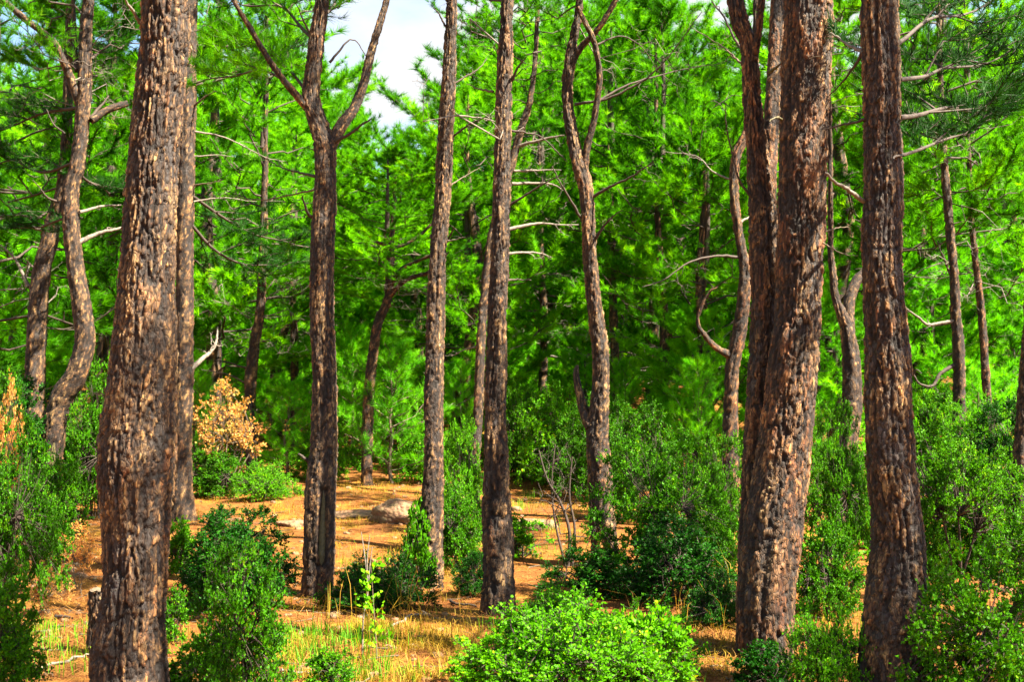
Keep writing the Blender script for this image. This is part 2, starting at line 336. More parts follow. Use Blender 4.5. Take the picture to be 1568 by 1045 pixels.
# ------------------------------------------------------------------ pine foliage
def perp(d, rng):
    r = rng.normal(size=d.shape); return nrm(r - (r * d).sum(-1, keepdims=True) * d)

def needles(tp, td, k, L, w, spread, rng, tone):
    """tp, td: tuft positions and directions; k needles each -> one thin triangle per needle"""
    n = len(tp); P = np.repeat(tp, k, 0); D = np.repeat(td, k, 0); q = perp(D, rng)
    a = rng.uniform(0.15, 1.0, (n * k, 1)) * spread
    d = nrm(D * np.cos(a) + q * np.sin(a)); d[:, 2] += 0.12; d = nrm(d)
    b = P - D * rng.uniform(0, 0.07, (n * k, 1)); l = L * rng.uniform(0.65, 1.15, (n * k, 1)); s = perp(d, rng) * w * 0.5
    V = np.stack([b - s, b + s, b + d * l], 1).reshape(-1, 3)
    t = np.repeat(np.clip(np.repeat(tone, k) + rng.normal(0, 0.08, n * k), 0, 1), 3)
    return V, np.arange(n * k * 3).reshape(-1, 3), t

def polyline(a, b, n, rng, wob):
    t = np.linspace(0, 1, n)[:, None]; L = np.linalg.norm(b - a)
    W = np.cumsum(rng.normal(0, 1, (n, 3)), 0); W = W - W[0] - t * (W[-1] - W[0])
    return a * (1 - t) + b * t + W * wob * L / n

def bough(axis, rng, wood, tufts, r0, sub_len, t0=0.3, ns=9, rise=0.25, tstep=0.075, tone=0.5):
    """side branches with needle tufts along a limb axis (n,3)"""
    n = len(axis); wood.add(*tube(axis, np.linspace(r0, max(0.005, r0 * 0.25), n), 5))
    T = nrm(np.gradient(axis, axis=0)); up = np.array([0, 0, 1.0])
    for k, t in enumerate(np.linspace(t0, 1.0, ns)):
        x = t * (n - 1); i = min(int(x), n - 2); p = axis[i] + (axis[i + 1] - axis[i]) * (x - i); d = T[i]
        side = nrm(np.cross(d, up) + 1e-6) * (1 if k % 2 else -1)
        sd = nrm(d * rng.uniform(0.45, 0.95) + side * rng.uniform(0.5, 1.1) + up * (rise + rng.normal(0, 0.18))) if t < 0.97 else nrm(d + up * rise)
        l = sub_len * rng.uniform(0.65, 1.2) * (1.1 - 0.5 * t)
        ax = polyline(p, p + sd * l + up * 0.1 * l, 5, rng, 0.35); wood.add(*tube(ax, np.linspace(r0 * 0.35 + 0.003, 0.003, 5), 3))
        st = rng.uniform(-0.28, 0.22)
        m = max(3, int(l / tstep)); tt = np.linspace(0.22, 1.0, m); q = np.stack([np.interp(tt, np.linspace(0, 1, 5), ax[:, c]) for c in range(3)], 1)
        tufts[0].append(q); tufts[1].append(nrm(sd + up * 0.35 + rng.normal(0, 0.35, (m, 3)))); tufts[2].append(np.clip(tone + st + rng.normal(0, 0.1, m), 0, 1))
        for t3 in np.linspace(0.3, 0.95, 4):
            p3 = np.array([np.interp(t3, np.linspace(0, 1, 5), ax[:, c]) for c in range(3)])
            d3 = nrm(sd * 0.7 + rng.normal(0, 0.55, 3) + up * 0.35); l3 = l * rng.uniform(0.22, 0.42); m3 = max(2, int(l3 / tstep))
            q3 = p3 + d3 * (np.linspace(0.25, 1, m3)[:, None] * l3)
            wood.add(*tube(np.stack([p3, p3 + d3 * l3]), [0.005, 0.002], 3))
            tufts[0].append(q3); tufts[1].append(nrm(d3 + up * 0.3 + rng.normal(0, 0.3, (m3, 3)))); tufts[2].append(np.clip(tone + st + rng.normal(0, 0.12, m3), 0, 1))

def dead_branch(start, d, L, r, rng, g, depth=0):
    end = start + d * L + np.array([0, 0, -0.06 * L])
    ax = polyline(start, end, 7, rng, 0.8); g.add(*tube(ax, np.linspace(r, r * 0.2, 7), 4 if depth == 0 else 3))
    if depth < 2:
        for t in rng.uniform(0.25, 0.95, 5 - 2 * depth):
            i = int(t * 6); d2 = nrm(d * 0.7 + rng.normal(0, 0.6, 3)); dead_branch(ax[i], d2, L * rng.uniform(0.25, 0.5), r * 0.45, rng, g, depth + 1)

def crown_proto(name, seed, H, Rmax, nb, k, L, w, low=0.1, ns=9, mat='needle', dead=7, trunk_r=0.07, tstep=0.085, shape=1.0):
    """crown of height H standing at the origin (its foot), with woody limbs"""
    rng = np.random.default_rng(seed); wood, tufts, dg = Geo(), ([], [], []), Geo()
    ang = rng.uniform(0, 6.28)
    for b in range(nb):
        f = (b + rng.uniform(0, 0.9)) / nb; z = H * (low + (0.97 - low) * f); ang += 2.4 + rng.normal(0, 0.35)
        prof = min(1.0, 0.45 + 2.2 * f) * (1 - f ** 2.2 * 0.82) if shape else (1.02 - f) ** 0.65
        l = Rmax * prof * rng.uniform(0.72, 1.15); rise = rng.uniform(0.05, 0.3) + 0.55 * f
        hd = np.array([math.cos(ang), math.sin(ang), 0]); s = np.array([0, 0, z])
        e = s + hd * l + np.array([0, 0, rise * l]); ax = polyline(s, e, 8, rng, 0.45); ax[:, 2] += np.linspace(0, 1, 8) ** 2 * 0.15 * l - np.linspace(0, 1, 8) * 0.1 * l
        bough(ax, rng, wood, tufts, 0.007 + 0.007 * l, 0.34 * l + 0.18, 0.28, ns, 0.28, tstep, rng.uniform(0.35, 0.65))
    top = np.array([[0, 0, H * 0.5], [0.05, 0.02, H * 0.75], [0, 0, H]]); ax = catmull(top, 8)
    bough(ax, rng, wood, tufts, trunk_r, 0.5, 0.5, 8, 0.6, tstep, 0.55)
    for _ in range(dead):
        a = rng.uniform(0, 6.28); dead_branch(np.array([0, 0, H * rng.uniform(-0.2, 0.25)]), nrm(np.array([math.cos(a), math.sin(a), rng.uniform(-0.1, 0.35)])), rng.uniform(0.8, 1.9), 0.012, rng, dg)
    V, Fc, t = needles(np.concatenate(tufts[0]), np.concatenate(tufts[1]), k, L, w, 1.15, rng, np.concatenate(tufts[2]))
    return {'crown': mesh_np(name + '_crown', V, Fc, M[mat], {'tone': t}, False), 'limbs': wood.mesh(name + '_limbs', M['limb']), 'dead': dg.mesh(name + '_dead', M['dead']) if dead else None, 'H': H}

CB = [crown_proto('stand%d' % i, 100 + i, 7.0, 2.6, 27, 24, 0.16, 0.0115, 0.02, 9, 'needle', 9, tstep=0.082) for i in range(4)]
CF = [crown_proto('tall%d' % i, 200 + i, 5.0, 2.3, 14, 12, 0.15, 0.009, 0.02, 9, 'needle', 4, tstep=0.085) for i in range(3)]
CL = [crown_proto('bushy%d' % i, 300 + i, 4.5, 2.1, 32, 20, 0.15, 0.0115, 0.03, 8, 'needle_young', 2, 0.05, tstep=0.085, shape=0.0) for i in range(2)]
print('crown tris', sum(len(c['crown'].polygons) for c in CB + CF + CL))

def add_crown(parent, proto, loc, sc, rz, dead=True):
    for key, nm in (('crown', 'crown'), ('limbs', 'limbs'), ('dead', 'dead_twigs')):
        if proto[key] is None or (key == 'dead' and not dead): continue
        o = obj(nm, proto[key], parent, loc); o.scale = sc; o.rotation_euler = (0, 0, rz)
        if key != 'crown': o['kind'] = 'stuff'

# ------------------------------------------------------------------ individual pines traced where they stand
def pine(label, ctrl, Y=None, base=None, top=None, crown=None, mat='bark', limbs=(), boughs=(), scars=(), group='tall pines of the forest', flare=0.3, seed=1, fine=1.0, bscale=1.0, dy=(0, 0), deadb=()):
    """ctrl rows (px, py, width px) from the base up; base = pixel where the trunk meets the ground"""
    rng = np.random.default_rng(seed)
    if Y is None: Y = hit(*base)[1]
    n = len(ctrl); P = np.array([at(x, y, Y + np.interp(i, [0, n - 1], dy)) for i, (x, y, w) in enumerate(ctrl)]); R = np.array([w * 0.5 * (Y + np.interp(i, [0, n - 1], dy)) / F for i, (x, y, w) in enumerate(ctrl)])
    gz = float(ground(P[0, 0], P[0, 1])); root = np.array([P[0, 0], P[0, 1], gz])
    if P[0, 2] > gz - 0.15: P = np.vstack([[P[0, 0] - 0.05 * (P[1, 0] - P[0, 0]), P[0, 1], gz - 0.2], P]); R = np.concatenate([[R[0] * 1.05], R])
    zfine = P[-1, 2]
    if top:      # carry the stem on above what the picture shows
        k = P[-1] - P[-2]; k = k / max(k[2], 0.2); z0 = P[-1, 2]
        ex = [P[-1] + np.array([k[0] * 0.35, k[1] * 0.35, 1.0]) * min(1.2, (top - z0) * 0.4)]
        ex.append(np.array([ex[0][0] + k[0] * 0.1, ex[0][1], top])); P = np.vstack([P, ex]); R = np.concatenate([R, [R[-1] * 0.8, 0.03]])
    t = thing('pine_tree', label, 'tree', root, group)
    px = Y / 1138.0 * fine * (1.0 if Y < 13 else 1.35)
    V, Fc, A, ax = bark_tube(P - root, R, max(0.007, px * 1.25), max(0.0095, px * 1.75), 0.06, zfine - root[2] + 0.3, rng, bscale, flare=flare, scars=[s[:4] for s in scars])
    obj('trunk', mesh_np('trunk', V, Fc, M[mat], A, Y > 13), t)
    pts, rad, FA, FB = ax
    for s in scars:
        zc, zh, tcn, tw, mname = s
        k = np.linspace(zc - zh * 0.97, zc + zh * 0.97, 26); idx = np.clip(np.searchsorted(pts[:, 2], k), 0, len(pts) - 1)
        zz = np.linspace(-1, 1, 26); wv = tw * np.sqrt(np.clip(1.02 - np.abs(zz) ** 4, 0.02, 1)) * (0.78 - 0.38 * zz) * (1 + 0.25 * (rng.random(26) - 0.5)); a = tcn + wv[:, None] * np.linspace(-1, 1, 9)[None]
        r = rad[idx][:, None] * 1.0 - 0.012 + 0.012 * rng.random((26, 9)) - 0.012 * np.linspace(-1, 1, 9)[None] ** 2
        Vs = pts[idx][:, None] + r[..., None] * (np.cos(a)[..., None] * FA[idx][:, None] + np.sin(a)[..., None] * FB[idx][:, None]); Vs[:, :, 2] = k[:, None]
        i, j = np.meshgrid(np.arange(25), np.arange(8), indexing='ij')
        obj('bark_scar', mesh_np('bark_scar', Vs.reshape(-1, 3), np.stack([i * 9 + j, i * 9 + j + 1, (i + 1) * 9 + j + 1, (i + 1) * 9 + j], -1).reshape(-1, 4), M[mname]), t)['label'] = 'bare wood where bark is stripped'
    for lm in limbs:     # big limbs with bark: rows (px, py, width), depth shift, from fork outward
        rows, dY = lm[0], lm[1]
        Pl = np.array([at(x, y, Y + np.interp(i, [0, len(rows) - 1], [0, dY])) for i, (x, y, w) in enumerate(rows)]) - root; Rl = np.array([w * 0.5 * Y / F for _, _, w in rows])
        if len(lm) > 2 and lm[2]: 
            kx = nrm(Pl[-1] - Pl[-2]); Pl = np.vstack([Pl, Pl[-1] + kx * lm[2] * 0.5 + [0, 0, 0.1], Pl[-1] + kx * lm[2] * 0.8 + [0, 0, lm[2] * 0.5]]); Rl = np.concatenate([Rl, [Rl[-1] * 0.8, 0.012]])
        Vl, Fl, Al, _ = bark_tube(Pl, Rl, max(0.006, px * 1.1), max(0.008, px * 1.5), 0.05, 1e3, rng, bscale * 0.8, 0.6)
        obj('branch', mesh_np('branch', Vl, Fl, M[mat], Al), t)
    for rows, dY, m in deadb:     # thin bare branches
        Pl = np.array([at(x, y, Y + np.interp(i, [0, len(rows) - 1], [0, dY])) for i, (x, y, w) in enumerate(rows)]) - root; Rl = np.array([w * 0.5 * Y / F for _, _, w in rows])
        C = catmull(np.column_stack([Pl, Rl]), 4 * len(rows) + 6); L0 = np.linalg.norm(Pl[-1] - Pl[0]); q_ = np.linspace(0, 1, len(C))[:, None]; C[:, :3] += 0.02 * L0 * np.sin(q_ * rng.uniform(4, 9, (1, 3)) + rng.uniform(0, 6, (1, 3))) * q_ + rng.normal(0, 0.0025, (len(C), 3)); C[:, 3] *= 0.72 * (1 - 0.45 * q_[:, 0])
        g = Geo(); g.add(*tube(C[:, :3], np.maximum(C[:, 3], 0.002), 8))
        L = np.linalg.norm(Pl[-1] - Pl[0]); dd = nrm(Pl[-1] - Pl[0])
        if L > 0.5:
            for q in rng.uniform(0.35, 0.95, int(2 + L * 3)):
                i = int(q * (len(C) - 1)); dead_branch(C[i, :3], nrm(dd * 0.8 + rng.normal(0, 0.5, 3)), L * rng.uniform(0.12, 0.3), 0.35 * C[i, 3] + 0.002, rng, g, 1)
        obj('dead_branch', g.mesh('dead_branch', M[m]), t)
    for rows, dY, sub, tone, mn in boughs:     # leafy boughs: axis rows, depth shift, side length
        wood, tf = Geo(), ([], [], [])
        Pl = np.array([at(x, y, Y + np.interp(i, [0, len(rows) - 1], [0, dY])) for i, (x, y, w) in enumerate(rows)]) - root
        axx = catmull(Pl, 12); axx = axx + np.linspace(0, 1, 12)[:, None] * 0.06 * np.sin(np.linspace(0, 1, 12)[:, None] * rng.uniform(5, 11, (1, 3)) + rng.uniform(0, 6, (1, 3))); bough(axx, rng, wood, tf, rows[0][2] * 0.5 * Y / F, sub, 0.15, 13, 0.2, 0.07, tone)
        Vn, Fn, tn = needles(np.concatenate(tf[0]), np.concatenate(tf[1]), 18, 0.14, 0.0065, 1.1, rng, np.concatenate(tf[2]))
        b = obj('branch', wood.mesh('branch', M['limb']), t); obj('needles', mesh_np('needles', Vn, Fn, M[mn], {'tone': tn}, False), b)
    if crown:
        proto, zc, sc, rz = crown[0], crown[1], crown[2], crown[3]
        i = np.clip(np.searchsorted(pts[:, 2], zc), 0, len(pts) - 1)
        add_crown(t, proto, tuple(pts[i]), sc, rz, len(crown) < 5)
    return t

# --- the four thick stems nearest the camera
pine('thickest near pine with dappled orange bark beside the litter path', [(203, 1100, 108), (200, 1000, 102), (206, 873, 90), (207, 724, 107), (214, 625, 103), (222, 525, 97), (226, 400, 85), (236, 250, 78), (248, 100, 76), (254, 0, 74)],
     base=(203, 1085), top=11.5, crown=(CF[0], 8.0, (.7, .7, .7), 0.4), seed=11, flare=0.12,
     deadb=[([(215, 35, 9), (200, 12, 8), (185, -12, 6)], -0.2, 'dead')])
pine('slim pine behind the thickest trunk with a yellow strip at its base', [(277, 796, 34), (278, 724, 30), (280, 600, 30), (282, 500, 29), (284, 350, 28), (287, 180, 26), (290, 0, 24)],
     base=(277, 797), top=12, crown=(CF[1], 7.5, (.8, .8, .8), 2.0), seed=12, flare=0.5, boughs=[([(294, 300, 6), (345, 335, 5), (400, 362, 4), (455, 380, 3)], 1.6, 0.75, 0.35, 'needle_shaded'), ([(294, 345, 6), (330, 385, 5), (385, 405, 4), (430, 415, 3)], 0.8, 0.7, 0.35, 'needle_shaded'), ([(294, 130, 6), (345, 120, 5), (390, 105, 4), (440, 90, 3)], 1.2, 0.65, 0.4, 'needle_shaded')], scars=[(0.55, 0.42, math.radians(225), 0.30, 'scar')],
     deadb=[([(292, 565, 12), (312, 548, 11), (328, 530, 9), (335, 500, 5)], 0.6, 'dead'), ([(290, 130, 6), (330, 118, 5), (375, 108, 4), (408, 98, 3)], -0.3, 'twig'), ([(292, 240, 4), (330, 238, 3), (360, 240, 2)], 0.2, 'dead'),
            ([(292, 285, 5), (320, 280, 3), (340, 278, 2)], -0.3, 'twig'), ([(294, 165, 6), (312, 150, 4), (330, 138, 3)], -0.3, 'twig'), ([(293, 200, 5), (340, 210, 4), (400, 238, 3), (440, 245, 2)], 0.4, 'dead'), ([(292, 310, 4), (345, 302, 3), (395, 310, 2)], 0.5, 'dead')])
pine('broad pine with sunlit flaking bark, paired with a darker stem touching it', [(1176, 1030, 88), (1172, 985, 82), (1182, 824, 88), (1196, 724, 82), (1208, 625, 74), (1217, 525, 72), (1222, 498, 69), (1226, 398, 69), (1228, 299, 69), (1230, 199, 69), (1234, 100, 71), (1237, 0, 69)],
     base=(1176, 1008), top=12, crown=(CF[2], 8.2, (.5, .5, .7), 1.0), seed=13, mat='bark_red', flare=0.15,
     deadb=[([(1250, 358, 6), (1275, 352, 4), (1300, 345, 3)], 0.3, 'twig'), ([(1240, 362, 5), (1264, 376, 4), (1290, 388, 3), (1316, 390, 2)], -0.3, 'twig'), ([(1205, 190, 7), (1190, 180, 6), (1176, 184, 3)], -0.25, 'scar'), ([(1225, 105, 6), (1236, 92, 5), (1255, 86, 3)], -0.25, 'twig')])
pine('darker forked stem pressed against the broad sunlit pine', [(1150, 1010, 46), (1150, 900, 44), (1154, 800, 44), (1160, 700, 44), (1166, 600, 44), (1170, 498, 44), (1170, 398, 42), (1168, 320, 40), (1160, 240, 30), (1152, 150, 26), (1146, 70, 25), (1126, 0, 24)],
     Y=hit(1176, 1008)[1] + 0.34, top=10.5, crown=(CF[0], 7.4, (0.65, 0.65, 0.65), 3.0), seed=14, mat='bark_red', flare=0.1,
     limbs=[([(1172, 330, 34), (1178, 240, 28), (1184, 160, 26), (1188, 100, 26), (1192, 0, 25), (1194, -60, 22)], 0.5, 2.0), ([(1154, 95, 14), (1160, 60, 12), (1166, 0, 11), (1170, -40, 8)], -0.2, 1.0)],
     deadb=[([(1158, 95, 7), (1132, 93, 6), (1105, 72, 4), (1063, 45, 3)], 0.6, 'twig'), ([(1150, 100, 9), (1120, 50, 7), (1090, 0, 6)], 0.4, 'limb'), ([(1162, 315, 7), (1130, 270, 5), (1112, 200, 4), (1115, 155, 3)], -0.3, 'limb'), ([(1178, 110, 8), (1190, 102, 7), (1204, 90, 5)], -0.3, 'scar')])
pine('dark-footed near pine with grey plates between the broad pair and the leafy tree shrub', [(1368, 1085, 112), (1369, 1022, 103), (1371, 923, 90), (1374, 823, 78), (1366, 724, 76), (1361, 625, 72), (1359, 525, 65), (1351, 398, 63), (1352, 299, 60), (1351, 199, 58), (1349, 100, 58), (1346, 0, 55)],
     base=(1368, 1062), top=11, crown=(CF[1], 8.0, (.5, .5, .6), 4.0), seed=15, mat='bark_grey', flare=0.18,
     boughs=[([(1378, 180, 9), (1432, 172, 8), (1500, 165, 7), (1600, 150, 5)], 2.6, 0.8, 0.3, 'needle_shaded'), ([(1378, 122, 8), (1430, 112, 7), (1486, 100, 6), (1570, 60, 4)], 3.0, 0.8, 0.3, 'needle_shaded'),
             ([(1370, 70, 8), (1430, 30, 7), (1500, 10, 5), (1560, -10, 4)], 3.0, 0.8, 0.3, 'needle_shaded'), ([(1382, 238, 6), (1447, 216, 5), (1501, 192, 4), (1540, 180, 3)], 2.4, 0.6, 0.35, 'needle_shaded')],
     deadb=[([(1322, 308, 11), (1290, 285, 10), (1262, 264, 8)], -0.3, 'dead'), ([(1325, 183, 7), (1290, 192, 6), (1258, 198, 4)], 0.4, 'limb'), ([(1322, 80, 10), (1300, 68, 8), (1272, 52, 6)], 0.3, 'dead'), ([(1322, 78, 8), (1295, 120, 6), (1268, 148, 4)], 0.3, 'limb'),
            ([(1382, 236, 7), (1366, 244, 6)], -0.3, 'limb'), ([(1345, 165, 12), (1346, 152, 9), (1352, 143, 4)], -0.25, 'limb')])

# --- the row of pines at the edge of the clearing
pine('dark pine forking into two limbs with a greenish bark scar', [(485, 925, 48), (487, 880, 46), (489, 823, 47), (491, 749, 48), (496, 674, 44), (497, 575, 40), (493, 498, 38), (493, 398, 37), (498, 299, 34), (499, 239, 33), (492, 205, 30), (477, 160, 26), (477, 125, 24), (481, 95, 23), (486, 50, 22), (493, 0, 21)],
     base=(485, 915), top=9.5, crown=(CF[2], 6.2, (0.7, 0.7, 0.8), 2.6), seed=16, boughs=[([(470, 140, 6), (430, 95, 5), (385, 75, 4), (340, 60, 3)], 0.8, 0.55, 0.5, 'needle'), ([(440, 125, 5), (400, 105, 5), (350, 120, 3), (310, 130, 2)], 1.4, 0.5, 0.5, 'needle'), ([(480, 60, 6), (440, 20, 5), (395, 5, 4), (350, -10, 3)], 1.0, 0.6, 0.5, 'needle'), ([(490, 30, 6), (515, 0, 5), (540, -30, 4)], 0.8, 0.4, 0.5, 'needle')], flare=0.15, scars=[(0.66, 0.36, math.radians(-68), 0.26, 'scar')],
     limbs=[([(500, 235, 22), (512, 212, 20), (526, 188, 18), (542, 165, 16), (556, 130, 14), (566, 90, 13), (574, 60, 12), (591, 5, 10), (600, -30, 8)], 0.3, 1.2), ([(476, 168, 14), (462, 155, 12), (440, 130, 11), (420, 104, 10), (400, 72, 9), (380, 37, 8), (358, 0, 7)], -0.4, 1.0)],
     deadb=[([(512, 218, 9), (545, 198, 7), (570, 180, 5)], -0.3, 'limb'), ([(484, 338, 9), (470, 325, 8), (464, 300, 7)], -0.2, 'limb'), ([(487, 712, 14), (472, 706, 11), (455, 694, 8)], -0.1, 'limb'), ([(483, 270, 8), (460, 265, 6), (436, 258, 4), (400, 240, 3)], 0.3, 'limb'),
            ([(505, 95, 6), (540, 60, 4), (565, 90, 3)], 0.2, 'limb'), ([(480, 60, 6), (462, 25, 5), (452, 5, 4)], -0.2, 'limb'), ([(484, 290, 5), (440, 300, 4), (380, 305, 3), (330, 300, 2)], 0.6, 'twig')])
pine('straight slender pine with pale sunlit bark next to the boulder', [(658, 905, 36), (660, 873, 33), (661, 799, 34), (664, 724, 31), (664, 625, 29), (667, 498, 27), (670, 398, 26), (678, 299, 24), (683, 199, 24), (688, 100, 21), (692, 0, 18)],
     base=(658, 899), top=10, crown=(CF[0], 6.6, (0.6, 0.6, 0.7), 5.1), seed=17, flare=0.45, fine=0.95,
     deadb=[([(690, 212, 5), (720, 190, 5), (750, 173, 3)], -0.3, 'limb'), ([(690, 178, 5), (720, 178, 4), (758, 186, 4)], 0.3, 'dead'), ([(688, 285, 4), (712, 270, 3), (735, 257, 2)], 0.3, 'twig'), ([(690, 132, 5), (725, 110, 4), (745, 90, 3)], 0.3, 'limb'), ([(682, 40, 5), (672, 20, 4), (662, 12, 3)], -0.2, 'limb'), ([(684, 370, 4), (700, 366, 3), (712, 363, 2)], -0.2, 'dead')])
pine('straight pine with a split dark base beside the bright bush', [(762, 942, 50), (762, 873, 48), (762, 823, 46), (760, 749, 40), (758, 649, 35), (760, 575, 34), (761, 498, 32), (765, 398, 29), (768, 299, 28), (771, 199, 28), (773, 100, 26), (776, 25, 20), (780, -40, 18)],
     base=(762, 943), top=10, crown=(CF[1], 5.2, (0.6, 0.6, 0.9), 0.9), seed=18, flare=0.12,
     deadb=[([(780, 315, 6), (830, 283, 5), (864, 270, 3)], -0.3, 'limb'), ([(783, 125, 7), (795, 100, 6), (806, 85, 4)], -0.2, 'limb'), ([(782, 200, 5), (830, 210, 4), (870, 250, 3)], 0.2, 'limb'), ([(776, 430, 6), (795, 428, 4), (815, 430, 3)], 0.3, 'limb'), ([(755, 140, 6), (730, 135, 4), (715, 128, 3)], 0.3, 'twig')])
pine('forked pine with an orange wound low on its trunk', [(928, 872, 36), (924, 823, 38), (921, 774, 38), (919, 724, 36), (915, 674, 34), (917, 639, 32), (921, 575, 27), (918, 525, 27), (914, 498, 26), (904, 398, 23), (898, 299, 22), (890, 262, 24), (878, 215, 19), (868, 150, 18), (872, 100, 17), (880, 50, 14), (887, 0, 11)],
     base=(928, 868), top=9.8, crown=(CF[2], 6.2, (0.65, 0.65, 0.75), 4.4), seed=19, flare=0.15, scars=[(0.30, 0.24, math.radians(-112), 0.42, 'scar_red')],
     limbs=[([(894, 262, 14), (899, 224, 12), (908, 190, 11), (914, 155, 10), (918, 110, 10), (910, 65, 9), (896, 35, 8), (884, 10, 7)], -0.3, 0), ([(905, 655, 20), (896, 635, 17), (888, 605, 14), (882, 575, 10), (884, 560, 5)], 0.2, 0), ([(872, 105, 12), (890, 72, 10), (915, 45, 9), (940, 5, 8), (955, -30, 6)], -0.3, 0.8)],
     deadb=[([(905, 303, 8), (955, 275, 6), (1002, 246, 4)], -0.5, 'limb'), ([(908, 370, 8), (930, 340, 6), (952, 322, 4)], -0.3, 'limb'), ([(893, 340, 7), (872, 305, 6), (847, 254, 4)], -0.3, 'limb'), ([(880, 160, 7), (930, 150, 6), (979, 124, 6), (1004, 104, 5), (1044, 65, 4), (1078, 25, 3)], -0.4, 'limb'),
            ([(915, 155, 6), (960, 130, 5), (1010, 115, 4), (1060, 105, 3), (1110, 98, 2)], 0.5, 'limb'), ([(915, 68, 5), (950, 55, 4), (985, 75, 3), (1010, 110, 2)], 0.3, 'limb')])

# --- the leaning pair on the path side
pine('crooked dark pine with curved base beyond the path', [(70, 806, 36), (76, 724, 36), (88, 625, 35), (116, 575, 34), (129, 525, 32), (126, 473, 31), (114, 398, 27), (108, 300, 26), (119, 249, 23), (129, 150, 22), (131, 50, 19), (136, 0, 17)],
     base=(70, 800), top=9.5, crown=(CF[0], 6.0, (0.8, 0.8, 0.8), 1.4), seed=20, boughs=[([(118, 165, 6), (80, 170, 5), (35, 190, 4), (-15, 200, 3)], 0.9, 0.6, 0.4, 'needle_shaded'), ([(112, 250, 6), (70, 262, 5), (25, 250, 4), (-20, 260, 3)], 1.2, 0.6, 0.4, 'needle_shaded'), ([(108, 330, 5), (60, 350, 4), (20, 345, 3)], 1.0, 0.55, 0.4, 'needle_shaded'), ([(140, 90, 5), (165, 70, 4), (190, 40, 3)], 1.2, 0.5, 0.4, 'needle_shaded'), ([(125, 270, 5), (155, 290, 4), (185, 300, 3)], 0.8, 0.5, 0.4, 'needle_shaded')], flare=0.2, scars=[(0.85, 0.25, math.radians(-60), 0.35, 'scar')],
     limbs=[([(122, 160, 15), (106, 115, 13), (95, 90, 12), (80, 62, 12), (40, 30, 11), (4, 0, 10), (-30, -20, 8)], -0.5, 0.5), ([(118, 110, 8), (114, 60, 8), (112, 0, 7), (112, -40, 6)], 0.2, 0.8), ([(140, 185, 13), (165, 168, 12), (195, 158, 11)], 0.3, 0)],
     deadb=[([(120, 372, 12), (150, 358, 11), (186, 348, 10)], 0.3, 'dead'), ([(122, 325, 8), (150, 318, 7), (186, 313, 6)], 0.4, 'dead'), ([(140, 180, 9), (155, 160, 7), (168, 148, 5)], 0.2, 'limb'), ([(90, 310, 6), (70, 300, 5), (50, 275, 3)], -0.3, 'limb'), ([(100, 205, 5), (82, 190, 4), (70, 165, 3)], 0, 'limb'), ([(135, 120, 6), (110, 100, 5), (50, 110, 3)], 0, 'limb')])
pine('straight greyish pine behind the crooked one, its base hidden by bushes', [(50, 720, 32), (53, 625, 30), (55, 525, 28), (63, 423, 27), (75, 373, 25), (85, 323, 21), (94, 290, 18), (102, 200, 15), (105, 75, 14), (108, 0, 12)],
     Y=17.0, top=11, crown=(CB[1], 6.5, (0.75, 0.75, 0.7), 1.4), seed=21, mat='bark_grey', flare=0.1,
     deadb=[([(44, 440, 9), (28, 405, 7), (8, 380, 6), (-10, 370, 4)], 0.4, 'dead'), ([(64, 352, 8), (48, 345, 7), (45, 318, 5), (20, 320, 3)], -0.2, 'dead')])

# --- pines standing back behind the shrubs
BK = 'pines standing back behind the clearing'
pine('reddish leaning pine just behind the dark forked stem', [(1117, 815, 26), (1118, 724, 28), (1119, 625, 23), (1122, 560, 22), (1134, 498, 22), (1141, 423, 20), (1134, 373, 16), (1124, 299, 15), (1128, 239, 15), (1145, 195, 13), (1155, 100, 12)],
     base=(1117, 813), top=10, crown=(CB[2], 7.6, (0.36, 0.36, 0.36), 0.2), seed=22, mat='bark_red', flare=0.15, group=BK,
     limbs=[([(1122, 545, 15), (1100, 535, 10), (1080, 515, 8), (1068, 490, 6), (1085, 450, 4), (1100, 440, 3)], -0.3, 0)], deadb=[([(1138, 395, 8), (1100, 392, 6), (1060, 402, 5), (1020, 430, 4), (980, 440, 3)], -0.6, 'limb'), ([(1118, 275, 5), (1090, 262, 4), (1065, 240, 3), (1018, 230, 2)], 0.4, 'dead'), ([(1128, 345, 8), (1142, 335, 6), (1152, 330, 4)], 0.2, 'dead')])
pine('crooked double-stemmed pine seen between the broad pair and the dark-footed pine', [(1282, 852, 24), (1286, 780, 28), (1297, 690, 30), (1305, 625, 32), (1304, 560, 28), (1296, 500, 20), (1282, 465, 13), (1277, 440, 11), (1272, 380, 9), (1272, 318, 8)],
     base=(1282, 850), top=8.5, crown=(CB[3], 5.6, (0.42, 0.42, 0.45), 3.3), seed=23, flare=0.15, group=BK, limbs=[([(1304, 560, 22), (1298, 500, 20), (1300, 462, 18), (1312, 430, 16), (1325, 415, 12)], 0.2, 0)])
pine('grey bare-stemmed pine with a hooked dead limb', [(1467, 690, 19), (1469, 625, 19), (1467, 525, 18), (1463, 480, 16), (1461, 423, 15), (1452, 323, 14), (1446, 250, 12)],
     Y=17.5, top=10.5, crown=(CB[0], 4.5, (0.8, 0.8, 0.8), 0.8), seed=24, mat='bark_grey', flare=0.1, group=BK,
     deadb=[([(1460, 492, 9), (1422, 497, 8), (1405, 485, 7), (1387, 470, 5)], -0.2, 'dead'), ([(1460, 560, 10), (1440, 572, 9), (1428, 592, 8), (1410, 590, 7), (1400, 575, 6), (1405, 566, 5), (1412, 572, 4)], -0.3, 'limb'), ([(1455, 420, 6), (1445, 395, 5), (1435, 370, 3)], -0.1, 'limb')])
